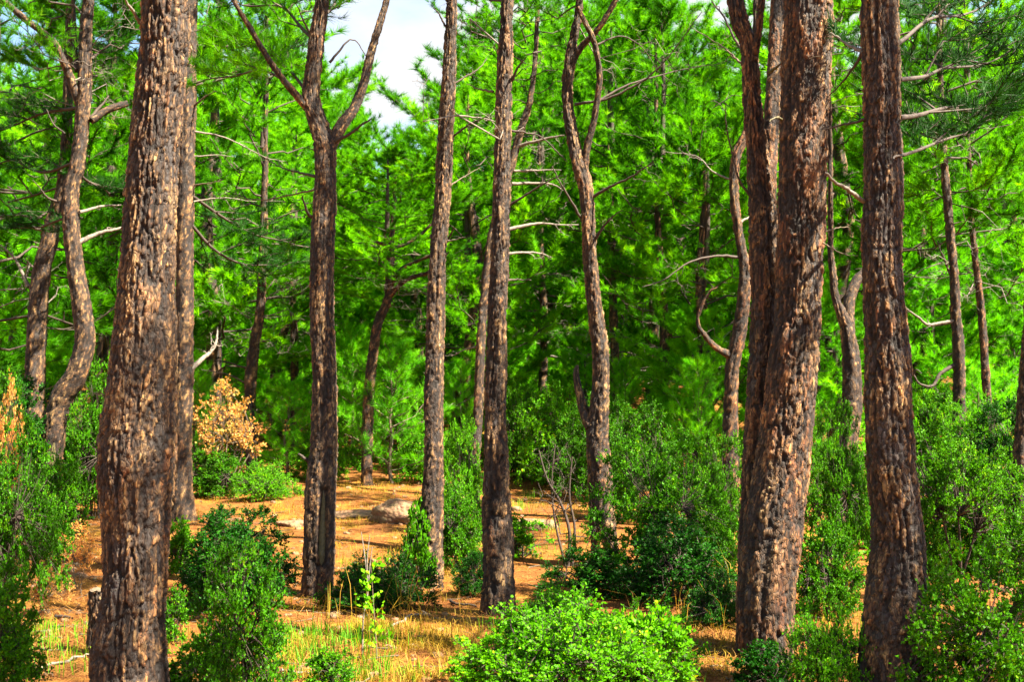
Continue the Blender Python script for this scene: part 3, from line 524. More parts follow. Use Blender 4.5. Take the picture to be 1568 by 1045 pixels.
pine('thin reddish pine beyond the leafy tree shrub', [(1522, 730, 13), (1518, 690, 13), (1511, 600, 13), (1506, 525, 12), (1500, 450, 11), (1491, 378, 10)], Y=19, top=9.5, crown=(CB[0], 4.2, (0.75, 0.75, 0.75), 2.8), seed=25, mat='bark_red', flare=0.1, group=BK)
pine('dark pine cut off by the edge of the picture past the tree shrub', [(1558, 930, 30), (1560, 850, 27), (1563, 724, 26), (1572, 600, 25), (1585, 400, 24), (1590, 200, 22)], Y=11.8, top=10, crown=(CF[1], 6.8, (0.5, 0.5, 0.6), 2.2), seed=26, flare=0.2, group=BK)
pine('pale pine trunk rising right behind the orange shrub', [(387, 735, 19), (386, 680, 19), (383, 600, 18), (390, 525, 18), (398, 485, 14), (402, 400, 13)], Y=21, top=9.3, crown=(CB[1], 3.0, (0.85, 0.85, 0.9), 0.5), seed=27, mat='bark_grey', flare=0.1, group=BK,
     deadb=[([(378, 588, 5), (350, 575, 4), (310, 565, 3)], -0.5, 'limb'), ([(380, 565, 5), (345, 555, 3), (320, 548, 2)], 0.2, 'limb')])
pine('thin pale pine stem between the orange shrub and the dark forked pine', [(451, 690, 12), (451, 620, 12), (451, 525, 12), (449, 490, 11), (447, 420, 10)], Y=25, top=7.4, crown=(CB[2], 2.9, (0.8, 0.8, 0.65), 1.5), seed=28, mat='bark_grey', flare=0.1, group=BK)
pine('reddish branching pine between the forked pine and the slender pale one', [(562, 690, 17), (565, 610, 16), (573, 525, 16), (580, 490, 15), (594, 458, 14), (598, 398, 13), (600, 358, 9), (604, 300, 7)], Y=20, top=6.0, crown=(CB[3], 3.2, (0.75, 0.75, 0.38), 4.5), seed=29, mat='bark_red', flare=0.1, group=BK,
     limbs=[([(597, 440, 9), (612, 415, 8), (640, 400, 6), (662, 390, 5)], -0.5, 0.6), ([(600, 380, 7), (625, 372, 6), (652, 352, 5)], 0.4, 0.6), ([(590, 462, 8), (620, 430, 7), (655, 418, 6)], -0.2, 0.5), ([(598, 378, 6), (580, 372, 5), (575, 370, 3)], 0, 0)])
pine('short grey leaning stem close behind the slender pale pine', [(694, 680, 14), (693, 620, 13), (688, 590, 12), (680, 555, 11), (672, 500, 9)], Y=24, top=7.0, crown=(CB[0], 2.2, (0.85, 0.85, 0.68), 2.5), seed=30, mat='bark_grey', flare=0.1, group=BK)
pine('bleached pine with long pale dead limbs behind the split-based pine', [(728, 700, 15), (732, 640, 15), (736, 540, 14), (742, 450, 14), (756, 350, 14), (783, 250, 13), (800, 190, 12), (812, 150, 10)], Y=18.5, top=9.5, crown=(CB[0], 6.3, (0.6, 0.6, 0.5), 5.5), seed=31, mat='bark_grey', flare=0.1, group=BK,
     deadb=[([(775, 352, 9), (810, 345, 8), (840, 342, 6), (885, 345, 4)], 0.4, 'dead'), ([(784, 282, 8), (812, 280, 7), (840, 282, 6), (862, 290, 3)], 0.3, 'dead'), ([(790, 225, 8), (812, 218, 8), (840, 212, 7), (866, 206, 5)], -0.3, 'dead'), ([(770, 390, 7), (810, 386, 6), (845, 395, 4)], 0.5, 'dead'),
            ([(786, 262, 6), (800, 262, 6), (830, 260, 5), (858, 262, 3)], 0.1, 'dead'), ([(738, 530, 5), (715, 535, 4), (690, 545, 3)], 0.2, 'dead')])
pine('grey pine stem standing midway between the split-based and the wounded pine', [(828, 690, 15), (830, 615, 14), (833, 525, 13), (832, 470, 12), (828, 380, 11)], Y=26, top=9.3, crown=(CB[1], 3.3, (0.9, 0.9, 0.85), 3.5), seed=32, mat='bark_grey', flare=0.1, group=BK, deadb=[([(838, 545, 6), (870, 550, 5), (900, 552, 3)], -0.3, 'dead')])
pine('dark upright stem showing just past the wounded pine', [(946, 690, 16), (944, 625, 16), (941, 525, 15), (938, 450, 13), (936, 380, 12)], Y=23, top=9.4, crown=(CB[2], 3.1, (0.85, 0.85, 0.9), 4.1), seed=33, flare=0.1, group=BK)
pine('pine stem above the big round bush, midway to the reddish leaning pine', [(1012, 690, 17), (1014, 630, 16), (1018, 525, 16), (1016, 473, 14), (1010, 400, 12)], Y=22, top=9.2, crown=(CB[3], 3.1, (0.9, 0.9, 0.88), 0.1), seed=34, flare=0.1, group=BK)

# further pines of the stand whose crowns fill the gaps
def stand_pine(label, px, Y, H, ci, z0, rz, wid=1.0, lean=0.0, group='leafy pines filling the stand'):
    p = at(px, HORIZON, Y); x = p[0]; gz = float(ground(x, Y)); rng = np.random.default_rng(int(abs(px * 7 + Y)))
    t = thing('pine_tree', label, 'tree', (x, Y, gz), group)
    P = np.array([[0, 0, -0.3], [rng.normal(0, 0.1) + lean * 0.2, 0, H * 0.25], [rng.normal(0, 0.15) + lean * 0.5, rng.normal(0, 0.1), H * 0.5], [lean, 0, H * 0.8], [lean, 0, H]]); R = np.array([0.17, 0.13, 0.11, 0.06, 0.02]) * (0.6 + H / 20)
    V, Fc, A, ax = bark_tube(P, R, 0.045, 0.075, 0.15, H * 0.6, rng, 1.6)
    obj('trunk', mesh_np('trunk', V, Fc, M[('bark', 'bark_red', 'bark_grey')[ci % 3]], A), t)
    s = (H - z0) / 7.0
    add_crown(t, CB[ci % 4], (lean * 0.6, 0, z0), (s * wid, s * wid, s), rz)

SP = [('dense green pine crown overhanging the bushes at the very edge, beyond the grey pine', -30, 19, 9.5, 0, 1.6), ('pine crown glimpsed between the leaning pair and the thickest trunk', 160, 23, 10.0, 1, 1.2),
      ('pine filling the gap just past the thickest trunk above the orange shrub', 325, 24, 10.5, 2, 1.5), ('bushy pine between the pale trunk and the dark forked pine', 425, 29, 7.0, 3, 0.8),
      ('low pine with its round top under the open patch of sky', 545, 30, 6.2, 4, 0.5), ('sunny pine whose top edge meets the white cloud', 630, 27, 6.0, 0, 0.6), ('pine crown between the slender pale pine and the split-based pine', 715, 23, 7.6, 1, 1.0),
      ('broad pine crown glowing between the split-based pine and the wounded one', 845, 30, 10.5, 2, 0.8), ('bright pine crown that fills the widest gap, above the big round bush', 1000, 27, 10.5, 3, 0.8), ('pine crown behind the reddish leaning pine', 1085, 21, 6.8, 4, 1.0),
      ('pine crown seen through the gap beside the broad sunlit pine', 1285, 22, 9.5, 0, 1.2), ('pine crown just past the dark-footed pine, behind the hooked dead limb', 1415, 24, 8.6, 1, 1.2), ('tall pine crown at the far edge beyond the thin reddish pine', 1545, 25, 9.4, 2, 1.4),
      ('dusky pine at the path end, behind the crooked dark pine', 60, 27, 9.0, 3, 1.0), ('green pine behind the bleached pine with pale limbs', 775, 36, 11.5, 4, 0.8), ('pine behind the pine stem above the big round bush', 930, 35, 13, 1, 0.8), ('pine crown straight behind the broad sunlit pine pair', 1190, 28, 10, 2, 1.0)]
for i, (lb, px, Y, H, ci, z0) in enumerate(SP): stand_pine(lb, px, Y, H, ci, z0, i * 1.3, 1.1 + 0.15 * (i % 3))

# the far wood that closes the view: one mass
wood = obj('far_pine_wood', None, None, (0, 45, 0)); tag(wood, 'far pine wood closing the view behind the stand', 'wood', kind='stuff')
rngw = np.random.default_rng(5)
for i in range(69):
    px = -80 + (i % 23) * 78 + rngw.uniform(-25, 25); Y = (38, 50, 64)[i // 23] + rngw.uniform(-4, 6); x = at(px, HORIZON, Y)[0]; gz = float(ground(x, Y))
    H = rngw.uniform(7.5, 11.5)
    if 490 < px < 710: H = rngw.uniform(4.5, 6.5)
    s = H / 7.0; c = CB[i % 4]; o = obj('crown', c['crown'], wood, (x, Y - 45, gz + 0.1)); o.scale = (s * 1.15, s * 1.15, s); o.rotation_euler = (0, 0, rngw.uniform(0, 6.28))
    V, Fc = tube(np.array([[0, 0, -0.3], [0.1, 0, H * 0.5], [0, 0, H]]), [0.17, 0.12, 0.03], 7); o2 = obj('trunk', mesh_np('far_trunk', V, Fc, M['limb']), wood, (x, Y - 45, gz))

UN = [('bushy young pine at the back of the clearing, behind the feathery one', 575, 27, 3.6), ('bushy pine in the gap right of the thickest trunk, behind the orange shrub', 335, 27, 4.2), ('bushy pine low behind the bleached pine', 760, 26, 3.2), ('bushy pine behind the bare twiggy shrub', 895, 24, 2.6),
      ('bushy pine behind the largest round bush', 1065, 21, 3.0), ('bushy pine low between the broad pair and the crooked double stem', 1255, 20, 3.6), ('bushy pine beneath the hooked dead limb', 1430, 22, 4.0), ('bushy pine at the edge behind the thin reddish pine', 1555, 23, 4.2),
      ('bushy pine between the crooked pine and the thickest trunk', 150, 25, 4.2), ('bushy pine behind the greyish pine at the edge', 10, 22, 4.2), ('bushy pine low between the pale trunk and the forked pine', 430, 31, 4.2), ('bushy pine behind the short grey leaning stem', 660, 32, 4.2), ('bushy pine straight behind the reddish leaning pine', 1120, 27, 4.4)]
for i, (lb, px, Y, H) in enumerate(UN):
    x = at(px, HORIZON, Y)[0]; t = thing('young_pine', lb, 'tree', (x, Y, float(ground(x, Y))), 'young pines behind the clearing', i * 2.1)
    V, Fc = tube(np.array([[0, 0, -0.2], [0.04, 0, H * 0.5], [0, 0, H * 0.95]]), [0.06, 0.04, 0.01], 7); obj('trunk', mesh_np('young_trunk', V, Fc, M['limb']), t); add_crown(t, CL[i % 2], (0, 0, 0.05), (H / 4.5 * 1.05,) * 2 + (H / 4.5,), 0)
for i in range(40):
    px = -60 + (i % 20) * 88 + rngw.uniform(-30, 30); Y = (34 if i < 20 else 44) + rngw.uniform(-3, 5); x = at(px, HORIZON, Y)[0]; s_ = rngw.uniform(0.9, 1.4)
    o = obj('crown', CL[i % 2]['crown'], wood, (x, Y - 45, float(ground(x, Y)))); o.scale = (s_ * 1.2, s_ * 1.2, s_); o.rotation_euler = (0, 0, rngw.uniform(0, 6.28))

# unseen pines: sun-side ones placed for dappled shade, others added to block sky light
for i, (x, y, H, zc, ws, lb) in enumerate([(5.9, 6.8, 10.6, 8.5, 0.52, 'pine outside the picture beside the tree-like shrub'), (4.4, 3.0, 11.1, 9.1, 0.5, 'tall pine outside the picture beside the viewpoint'), (9.0, 3.4, 10.7, 8.8, 0.55, 'pine standing well outside the picture to one side'),
                                             (7.5, 8.0, 9.3, 7.7, 0.5, 'pine outside the picture past the tree-like shrub'), (6.4, 4.6, 10.1, 8.3, 0.36, 'slight pine outside the picture between the viewpoint and the tree-like shrub'),
                                             (-5.5, 3.5, 10.5, 3.5, 1.0, 'added pine outside the picture past the path-side bushes'), (-8.5, 8.0, 11, 3.0, 1.1, 'added pine outside the picture beyond the path'), (-4.5, -2.5, 11, 4.0, 1.1, 'added pine outside the picture behind the viewpoint, path side'), (-9.5, 1.0, 11, 3.0, 1.2, 'added pine farther outside the picture on the path side'), (-10.0, 13.5, 11, 2.5, 1.1, 'added pine outside the picture well past the crooked pine'), (-0.5, -6.0, 11, 3.5, 1.2, 'added pine outside the picture straight behind the viewpoint')]):
    gz = float(ground(x, y)); t = thing('pine_tree', lb, 'tree', (x, y, gz), 'pines round the viewpoint')
    V, Fc, A, ax = bark_tube(np.array([[0, 0, -0.3], [0.1, 0, H * 0.3], [0, 0.1, H * 0.6], [0, 0, H]]), np.array([0.2, 0.15, 0.11, 0.03]), 0.05, 0.08, 0.15, H * 0.3, np.random.default_rng(i), 1.6)
    obj('trunk', mesh_np('trunk', V, Fc, M['bark'], A), t); add_crown(t, CF[i % 3], (0, 0, zc), (ws, ws, (H - zc) / 5.0), i * 1.7)

# ------------------------------------------------------------------ broadleaf shrubs
def leaves(P, D, L, w, rng, tone):
    """one folded four-cornered leaf per row"""
    n = len(P); s = perp(D, rng); u = np.cross(D, s); l = L * rng.uniform(0.6, 1.2, (n, 1)); ww = w * rng.uniform(0.7, 1.2, (n, 1)); f = ww * rng.uniform(0.05, 0.35, (n, 1))
    V = np.stack([P, P + D * l * 0.5 + s * ww * 0.5 + u * f, P + D * l, P + D * l * 0.5 - s * ww * 0.5 + u * f], 1).reshape(-1, 3)
    return V, np.arange(4 * n).reshape(-1, 4), np.repeat(tone, 4)

def shrub_proto(name, seed, h, w, ncl, ntw, nlf, L=0.036, W=0.026, crad=0.17, mat='leaf', stem_r=0.014, low=0.08, stemmat='limb', nst=7):
    rng = np.random.default_rng(seed); g = Geo()
    ph = rng.uniform(0, 6.28, 6); az = rng.uniform(0, 6.28, ncl); cz = rng.uniform(-0.15, 1, ncl)
    lump = 1 + 0.22 * np.sin(2 * az + ph[0]) + 0.18 * np.sin(3 * az + ph[1] + 3 * cz) + 0.12 * np.sin(5 * az + ph[2])
    cz = rng.uniform(0, 1, ncl) ** 0.85; rr = (0.42 + 0.58 * rng.random(ncl) ** 0.55) * lump; c = np.sqrt(np.clip(1 - cz ** 2, 0.0, 1))
    C = np.stack([np.cos(az) * c * rr * w / 2, np.sin(az) * c * rr * w / 2, h * (low + (0.93 - low) * cz * np.minimum(rr, 1.08))], 1)
    C[:, 2] = np.clip(C[:, 2], 0.06 * h, None)
    bases = rng.normal(0, 0.03 * w, (nst, 3)); bases[:, 2] = -0.05
    LP, LD, LT = [], [], []
    mids = np.stack([rng.normal(0, 0.16 * w, nst), rng.normal(0, 0.16 * w, nst), rng.uniform(0.3, 0.55, nst) * h], 1)
    for k in range(nst): g.add(*tube(catmull(np.stack([bases[k], (bases[k] + mids[k]) / 2 + rng.normal(0, 0.03, 3), mids[k]]), 6), np.linspace(stem_r, stem_r * 0.6, 6), 5))
    for i in range(ncl):
        k = int(np.argmin(((mids - C[i]) ** 2).sum(1) + rng.uniform(0, 0.1, nst)))
        ax = catmull(np.stack([mids[k], (mids[k] + C[i]) / 2 + rng.normal(0, 0.05, 3), C[i]]), 5); g.add(*tube(ax, np.linspace(stem_r * 0.5, 0.003, 5), 3))
        out = nrm(C[i] - np.array([0, 0, 0.35 * h])); tn = rng.normal(0, 0.12)
        td = nrm(out * 0.8 + rng.normal(0, 0.75, (ntw, 3)) + [0, 0, 0.25]); tl = crad * rng.uniform(0.5, 1.25, ntw)
        for q in range(ntw): g.add(*tube(np.stack([C[i], C[i] + td[q] * tl[q]]), [0.003, 0.0012], 3))
        t = rng.uniform(0.15, 1.0, (ntw, nlf)); P = C[i] + td[:, None] * (t * tl[:, None])[..., None]
        D = nrm(td[:, None] * 0.55 + rng.normal(0, 0.6, (ntw, nlf, 3)) + np.array([0, 0, 0.15]))
        LP.append(P.reshape(-1, 3)); LD.append(D.reshape(-1, 3)); LT.append(np.clip(0.5 + tn + rng.normal(0, 0.2, ntw * nlf), 0, 1))
    V, Fc, T = leaves(np.concatenate(LP), np.concatenate(LD), L, W, rng, np.concatenate(LT))
    return {'leaves': mesh_np(name + '_leaves', V, Fc, M[mat], {'tone': T}, False), 'stems': g.mesh(name + '_stems', M[stemmat]), 'h': h, 'w': w}

SH = {'big0': shrub_proto('big0', 1, 1.9, 1.9, 250, 11, 13), 'big1': shrub_proto('big1', 2, 1.8, 1.7, 240, 11, 13), 'mid0': shrub_proto('mid0', 3, 1.1, 1.2, 160, 11, 12), 'mid1': shrub_proto('mid1', 4, 1.1, 1.1, 150, 11, 12),
      'low0': shrub_proto('low0', 5, 0.6, 1.1, 170, 11, 13, 0.026, 0.017, 0.14), 'low1': shrub_proto('low1', 15, 0.55, 0.9, 120, 11, 12, 0.026, 0.016, 0.15), 'small0': shrub_proto('small0', 6, 0.55, 0.5, 60, 9, 9, crad=0.11, stem_r=0.008), 'small1': shrub_proto('small1', 8, 0.6, 0.55, 55, 9, 9, crad=0.12, stem_r=0.008),
      'tree0': shrub_proto('tree0', 7, 2.0, 1.9, 170, 10, 12, low=0.42, stem_r=0.028, nst=4), 'autumn': shrub_proto('autumn', 9, 1.7, 1.5, 75, 6, 6, 0.05, 0.032, 0.2, 'leaf_orange', 0.014, 0.35, 'twig', 5)}
print('shrub faces', sum(len(c['leaves'].polygons) for c in SH.values()))

def shrub(label, kind, px, base_y, top_y, wpx, mat=None, rz=None, cat='shrub', group='leafy shrubs of the undergrowth', Y=None):
    p = hit(px, base_y) if Y is None else at(px, base_y, Y)
    if Y is not None: p[2] = ground(p[0], Y)
    Yd = p[1]; c = SH[kind]; top = at(px, top_y, Yd)[2]; h = max(0.15, top - p[2]); w = wpx * Yd / F
    t = thing('shrub', label, cat, (p[0], p[1], float(ground(p[0], p[1]))), group, rz if rz is not None else (px * 0.37 + base_y) % 6.28)
    s = (w / c['w'] / 1.08, w / c['w'] / 1.08, h / c['h'] / 1.02)
    for key in ('stems', 'leaves'):
        o = obj(key, c[key], t); o.scale = s
        if key == 'leaves' and mat: o.material_slots[0].link = 'OBJECT'; o.material_slots[0].material = M[mat]
        o['kind'] = 'stuff'
    return t

shrub('big dark green bush bordering the path by the crooked pine', 'big0', 0, 950, 640, 165, 'leaf', 1)
shrub('lower bush in front of the path-side bush, at the corner', 'mid0', -15, 1060, 870, 150, 'leaf', 2)
shrub('bush wrapped round the foot of the crooked dark pine', 'mid1', 72, 850, 700, 95, 'leaf', 3)
shrub('tall bush in the gap between the crooked pine and the thickest trunk', 'big1', 150, 795, 545, 130, 'leaf', 4)
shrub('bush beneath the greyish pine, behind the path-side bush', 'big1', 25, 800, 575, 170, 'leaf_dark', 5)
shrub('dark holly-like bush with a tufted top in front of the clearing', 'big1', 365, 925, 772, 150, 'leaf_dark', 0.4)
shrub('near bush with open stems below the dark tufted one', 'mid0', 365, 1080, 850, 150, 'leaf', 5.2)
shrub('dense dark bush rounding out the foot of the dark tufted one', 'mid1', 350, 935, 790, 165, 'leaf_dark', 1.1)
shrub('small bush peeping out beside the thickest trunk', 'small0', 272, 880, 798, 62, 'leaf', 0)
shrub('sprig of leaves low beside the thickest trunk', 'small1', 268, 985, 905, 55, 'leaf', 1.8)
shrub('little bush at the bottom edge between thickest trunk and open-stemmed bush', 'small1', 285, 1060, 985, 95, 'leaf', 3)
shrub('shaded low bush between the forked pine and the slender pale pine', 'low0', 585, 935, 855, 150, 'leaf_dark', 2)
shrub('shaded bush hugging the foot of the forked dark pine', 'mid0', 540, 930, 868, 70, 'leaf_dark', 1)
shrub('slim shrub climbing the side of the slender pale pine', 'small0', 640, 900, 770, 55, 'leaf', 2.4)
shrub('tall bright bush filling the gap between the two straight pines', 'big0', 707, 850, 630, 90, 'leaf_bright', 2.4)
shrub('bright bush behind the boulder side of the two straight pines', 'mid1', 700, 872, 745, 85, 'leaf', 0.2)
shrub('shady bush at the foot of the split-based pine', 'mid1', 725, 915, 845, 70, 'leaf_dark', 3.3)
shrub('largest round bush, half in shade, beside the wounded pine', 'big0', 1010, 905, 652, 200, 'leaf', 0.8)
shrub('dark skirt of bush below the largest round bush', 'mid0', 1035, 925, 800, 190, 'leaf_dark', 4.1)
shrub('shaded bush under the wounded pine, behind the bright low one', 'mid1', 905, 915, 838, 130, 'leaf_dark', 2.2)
shrub('bush right at the foot of the reddish leaning pine', 'mid0', 1085, 880, 730, 90, 'leaf', 1.2)
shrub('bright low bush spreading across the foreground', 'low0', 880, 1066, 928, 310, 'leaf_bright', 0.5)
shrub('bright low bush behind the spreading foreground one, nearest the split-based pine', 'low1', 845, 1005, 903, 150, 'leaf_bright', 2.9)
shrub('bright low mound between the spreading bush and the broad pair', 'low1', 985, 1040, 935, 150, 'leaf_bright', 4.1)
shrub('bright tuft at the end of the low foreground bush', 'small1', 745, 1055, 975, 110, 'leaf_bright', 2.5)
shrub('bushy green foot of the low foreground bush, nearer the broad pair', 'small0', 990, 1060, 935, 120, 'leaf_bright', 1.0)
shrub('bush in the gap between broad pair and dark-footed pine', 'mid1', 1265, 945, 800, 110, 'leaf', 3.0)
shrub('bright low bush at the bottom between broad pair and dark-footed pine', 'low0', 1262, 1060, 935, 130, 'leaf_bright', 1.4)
shrub('leafy bush climbing round the crooked double stem', 'big1', 1290, 855, 615, 90, 'leaf', 3.8)
shrub('dark sprig at the foot of the broad sunlit pine', 'small0', 1165, 1065, 985, 90, 'leaf_dark', 5.0)
shrub('tree-like shrub with bare little trunk beside the dark-footed pine', 'tree0', 1465, 905, 640, 190, 'leaf', 0.3)
shrub('dark dense bush in the bottom corner by the dark-footed pine', 'mid0', 1500, 1075, 850, 210, 'leaf', 2.9)
shrub('bush behind the tree-like shrub, under the thin reddish pine', 'big1', 1535, 800, 610, 150, 'leaf_dark', 1.9)
shrub('bright bush under the grey hooked pine', 'big0', 1425, 780, 580, 130, 'leaf', 4.7)
shrub('small fresh bush in the clearing near the bare twiggy shrub', 'small1', 800, 855, 795, 75, 'leaf_bright', 0.7)
shrub('green bush behind the bare twiggy shrub', 'mid0', 860, 745, 600, 120, 'leaf_bright', 0.1)
shrub('bush behind the clearing beside the split-based pine', 'mid1', 800, 735, 590, 90, 'leaf', 5.9)
shrub('low fresh green clump at the top of the clearing', 'low0', 405, 765, 712, 90, 'leaf_bright', 5.5)
shrub('low bush under the orange shrub', 'mid1', 325, 762, 690, 85, 'leaf', 2.0)
shrub('autumn shrub with orange leaves on pale stems beside the clearing', 'autumn', 345, 757, 588, 122, None, 0.6)
shrub('orange-leaved sprig hanging over the path edge', 'autumn', 118, 905, 805, 66, None, 1.7)
shrub('small yellowing sprig low on the path edge', 'autumn', 75, 945, 880, 70, None, 3.1)
shrub('rusty sprig among the bushes at the edge by the greyish pine', 'autumn', 12, 690, 590, 60, None, 4.0, Y=12)
shrub('rusty-leaved bush on the far bank beside the thin reddish pine', 'autumn', 1545, 745, 668, 70, None, 4.4)
shrub('tiny yellow-green bush in the foreground straw', 'small0', 505, 1062, 995, 65, 'leaf', 4.4)

MORE = [('bush low between the reddish leaning pine and the dark forked stem', 'big1', 1105, 850, 660, 100, 'leaf'), ('tall bush at the back of the widest gap, behind the largest round bush', 'big0', 985, 800, 610, 150, 'leaf'), ('bush behind the crooked double stem, in the far gap', 'big1', 1240, 800, 640, 90, 'leaf'),
        ('bush just past the dark-footed pine at knee height', 'mid1', 1420, 905, 780, 80, 'leaf'), ('leafy bush at the edge below the thin reddish pine', 'mid0', 1555, 860, 700, 110, 'leaf'), ('bright bush between the grey hooked pine and the thin reddish one', 'big0', 1490, 790, 600, 120, 'leaf_bright'),
        ('bush beyond the path end, beside the crooked pine base', 'mid0', 115, 770, 640, 90, 'leaf'), ('bush at the back, straight behind the wounded pine', 'big0', 920, 770, 600, 120, 'leaf'), ('bush seen behind the slender pale pine at the back of the clearing', 'mid0', 645, 740, 650, 90, 'leaf_bright'),
        ('bush behind the forked dark pine at the back of the clearing', 'mid1', 500, 735, 640, 90, 'leaf_bright'), ('bush at the back between the path bushes, under the greyish pine', 'big1', -20, 820, 560, 120, 'leaf'), ('low fresh bush between the broad pair and the largest round bush', 'low0', 1095, 960, 880, 90, 'leaf_dark'),
        ('bush behind the tree-like shrub, filling its stems', 'mid1', 1500, 880, 720, 130, 'leaf'), ('bush low beside the dark-footed pine, on the double stem side', 'mid0', 1325, 840, 700, 70, 'leaf'), ('bush behind the bare twiggy shrub, nearest the wounded pine', 'mid1', 885, 760, 640, 90, 'leaf')]
MORE += [('bush just past the edge of the picture beside the corner bush', 'big0', 1640, 960, 700, 200, 'leaf'), ('bush outside the picture beyond the tree-like shrub', 'big1', 1650, 840, 640, 170, 'leaf'), ('far bush outside the picture past the thin reddish pine', 'big0', 1640, 770, 600, 150, 'leaf'), ('low bush outside the picture by the viewpoint', 'mid0', 1720, 1040, 860, 220, 'leaf_dark'),
         ('bush outside the picture on the path side', 'big1', -110, 900, 640, 180, 'leaf'), ('far bush outside the picture on the path side', 'big0', -100, 800, 590, 150, 'leaf')]
for i, a in enumerate(MORE): shrub(*a, i * 1.9 + 0.3)

# bare twiggy shrub, seedling
def bare_shrub():
    rng = np.random.default_rng(4); p = hit(868, 870); t = thing('bare_shrub', 'leafless brown twiggy shrub beside the wounded pine', 'shrub', tuple(p))
    for rows in ([(870, 868, 6), (872, 815, 5), (858, 770, 4), (838, 735, 3), (825, 690, 2)], [(876, 868, 5), (880, 810, 4), (872, 760, 3), (876, 700, 2)], [(866, 868, 4), (850, 800, 3), (845, 740, 2), (850, 680, 2)]):
        g = Geo(); C = catmull(np.column_stack([np.array([at(x, y, p[1]) for x, y, _ in rows]) - p, [w * 0.5 * p[1] / F for _, _, w in rows]]), 16); g.add(*tube(C[:, :3], C[:, 3], 6))
        for q in (4, 6, 7, 9, 10, 12, 13): dead_branch(C[q, :3], nrm(np.array([rng.normal(0, 0.7), rng.normal(0, 0.5), 0.8])), rng.uniform(0.25, 0.6), C[q, 3] * 0.6, rng, g, 1)
        obj('stem', g.mesh('stem', M['limb']), t)
bare_shrub()

def seedling():
    rng = np.random.default_rng(8); p = hit(575, 1010); t = thing('seedling', 'thin leafy seedling rising from the foreground straw', 'sapling', tuple(p))
    C = catmull(np.array([at(x, y, p[1]) for x, y in ((577, 1012), (575, 970), (572, 930), (570, 895), (568, 870))]) - p, 12); g = Geo(); g.add(*tube(C, np.linspace(0.006, 0.002, 12), 5)); obj('stem', g.mesh('stem', M['twig']), t)
    P, D = [], []
    for q in range(2, 12):
        for _ in range(3):
            d = nrm(np.array([rng.normal(0, 1), rng.normal(0, 1), 0.4])); L = rng.uniform(0.05, 0.14)
            for s in np.linspace(0.3, 1, 4): P.append(C[q] + d * L * s); D.append(nrm(d + rng.normal(0, 0.6, 3)))
    V, Fc, T = leaves(np.array(P), np.array(D), 0.045, 0.03, rng, rng.uniform(0.4, 1, len(P))); obj('leaves', mesh_np('seedling_leaves', V, Fc, M['leaf_bright'], {'tone': T}, False), t)['kind'] = 'stuff'
    p2 = hit(553, 1005); t2 = thing('dead_stalk', 'tall pale dead stalk standing beside the leafy seedling', 'plant', tuple(p2))
    for rows in (((555, 1003), (556, 950), (563, 905), (558, 850), (553, 815)), ((562, 915), (566, 870), (570, 838)), ((563, 905), (562, 860), (566, 820))):
        C = catmull(np.array([at(x, y, p2[1]) for x, y in rows]) - p2, 12); g = Geo(); g.add(*tube(C, np.linspace(0.007, 0.003, 12), 5)); obj('stem', g.mesh('stem', M['dead']), t2)
seedling()

# ------------------------------------------------------------------ young pines
def sapling_proto(name, seed, H, W):
    rng = np.random.default_rng(seed); g, tf = Geo(), ([], [], [])
    ax = polyline(np.zeros(3), np.array([0.05, 0, H]), 9, rng, 0.15); g.add(*tube(ax, np.linspace(0.035, 0.006, 9), 6)); a = 0
    for k in range(30):
        f = (k + rng.random()) / 30; a += 2.4; z = H * (0.08 + 0.88 * f); l = W / 2 * (1.05 - f) ** 0.7 * rng.uniform(0.7, 1.15) + 0.1
        s = np.array([0, 0, z]); e = s + np.array([math.cos(a), math.sin(a), 0.35 + 0.5 * f]) * l; bough(polyline(s, e, 6, rng, 0.3), rng, g, tf, 0.009, 0.3 * l + 0.1, 0.25, 6, 0.35, 0.07, rng.uniform(0.4, 0.7))
    V, Fc, t = needles(np.concatenate(tf[0]), np.concatenate(tf[1]), 10, 0.14, 0.006, 1.0, rng, np.concatenate(tf[2]))
    return {'crown': mesh_np(name, V, Fc, M['needle_young'], {'tone': t}, False), 'stem': g.mesh(name + '_stem', M['twig']), 'H': H, 'W': W}
YP = [sapling_proto('young%d' % i, 40 + i, 2.4, 1.7) for i in range(2)]
def sapling(label, px, base_y, top_y, wpx, k, Y=None):
    p = hit(px, base_y) if Y is None else at(px, base_y, Y); Yd = p[1]; gz = float(ground(p[0], Yd)); c = YP[k]; h = at(px, top_y, Yd)[2] - gz
    t = thing('young_pine', label, 'tree', (p[0], Yd, gz), 'young pines behind the clearing', px * 0.1)
    s = (wpx * Yd / F / c['W'], wpx * Yd / F / c['W'], h / c['H'])
    for key, nm in (('stem', 'trunk'), ('crown', 'crown')): obj(nm, c[key], t).scale = s
sapling('feathery young pine spreading behind the boulder', 600, 742, 530, 160, 0)
sapling('young pine in front of the thin pale stem, by the clearing', 440, 735, 585, 120, 1)
sapling('bright young pine just behind the forked dark pine', 540, 715, 510, 110, 1)
sapling('young pine between the slender pale pine and the split-based pine', 705, 720, 560, 100, 0)
sapling('young pine behind the green bush past the bare twiggy shrub', 835, 690, 540, 130, 1)
sapling('young pine behind the wounded pine', 960, 720, 560, 110, 0)
sapling('young pine beside the pale trunk, under the orange shrub', 300, 725, 560, 90, 1)
sapling('small feathery pine behind the tree-like shrub', 1500, 735, 560, 120, 0)
sapling('young pine in shade beyond the crooked double stem', 1250, 745, 580, 100, 1)
sapling('young pine behind the largest round bush', 1070, 745, 560, 110, 0)

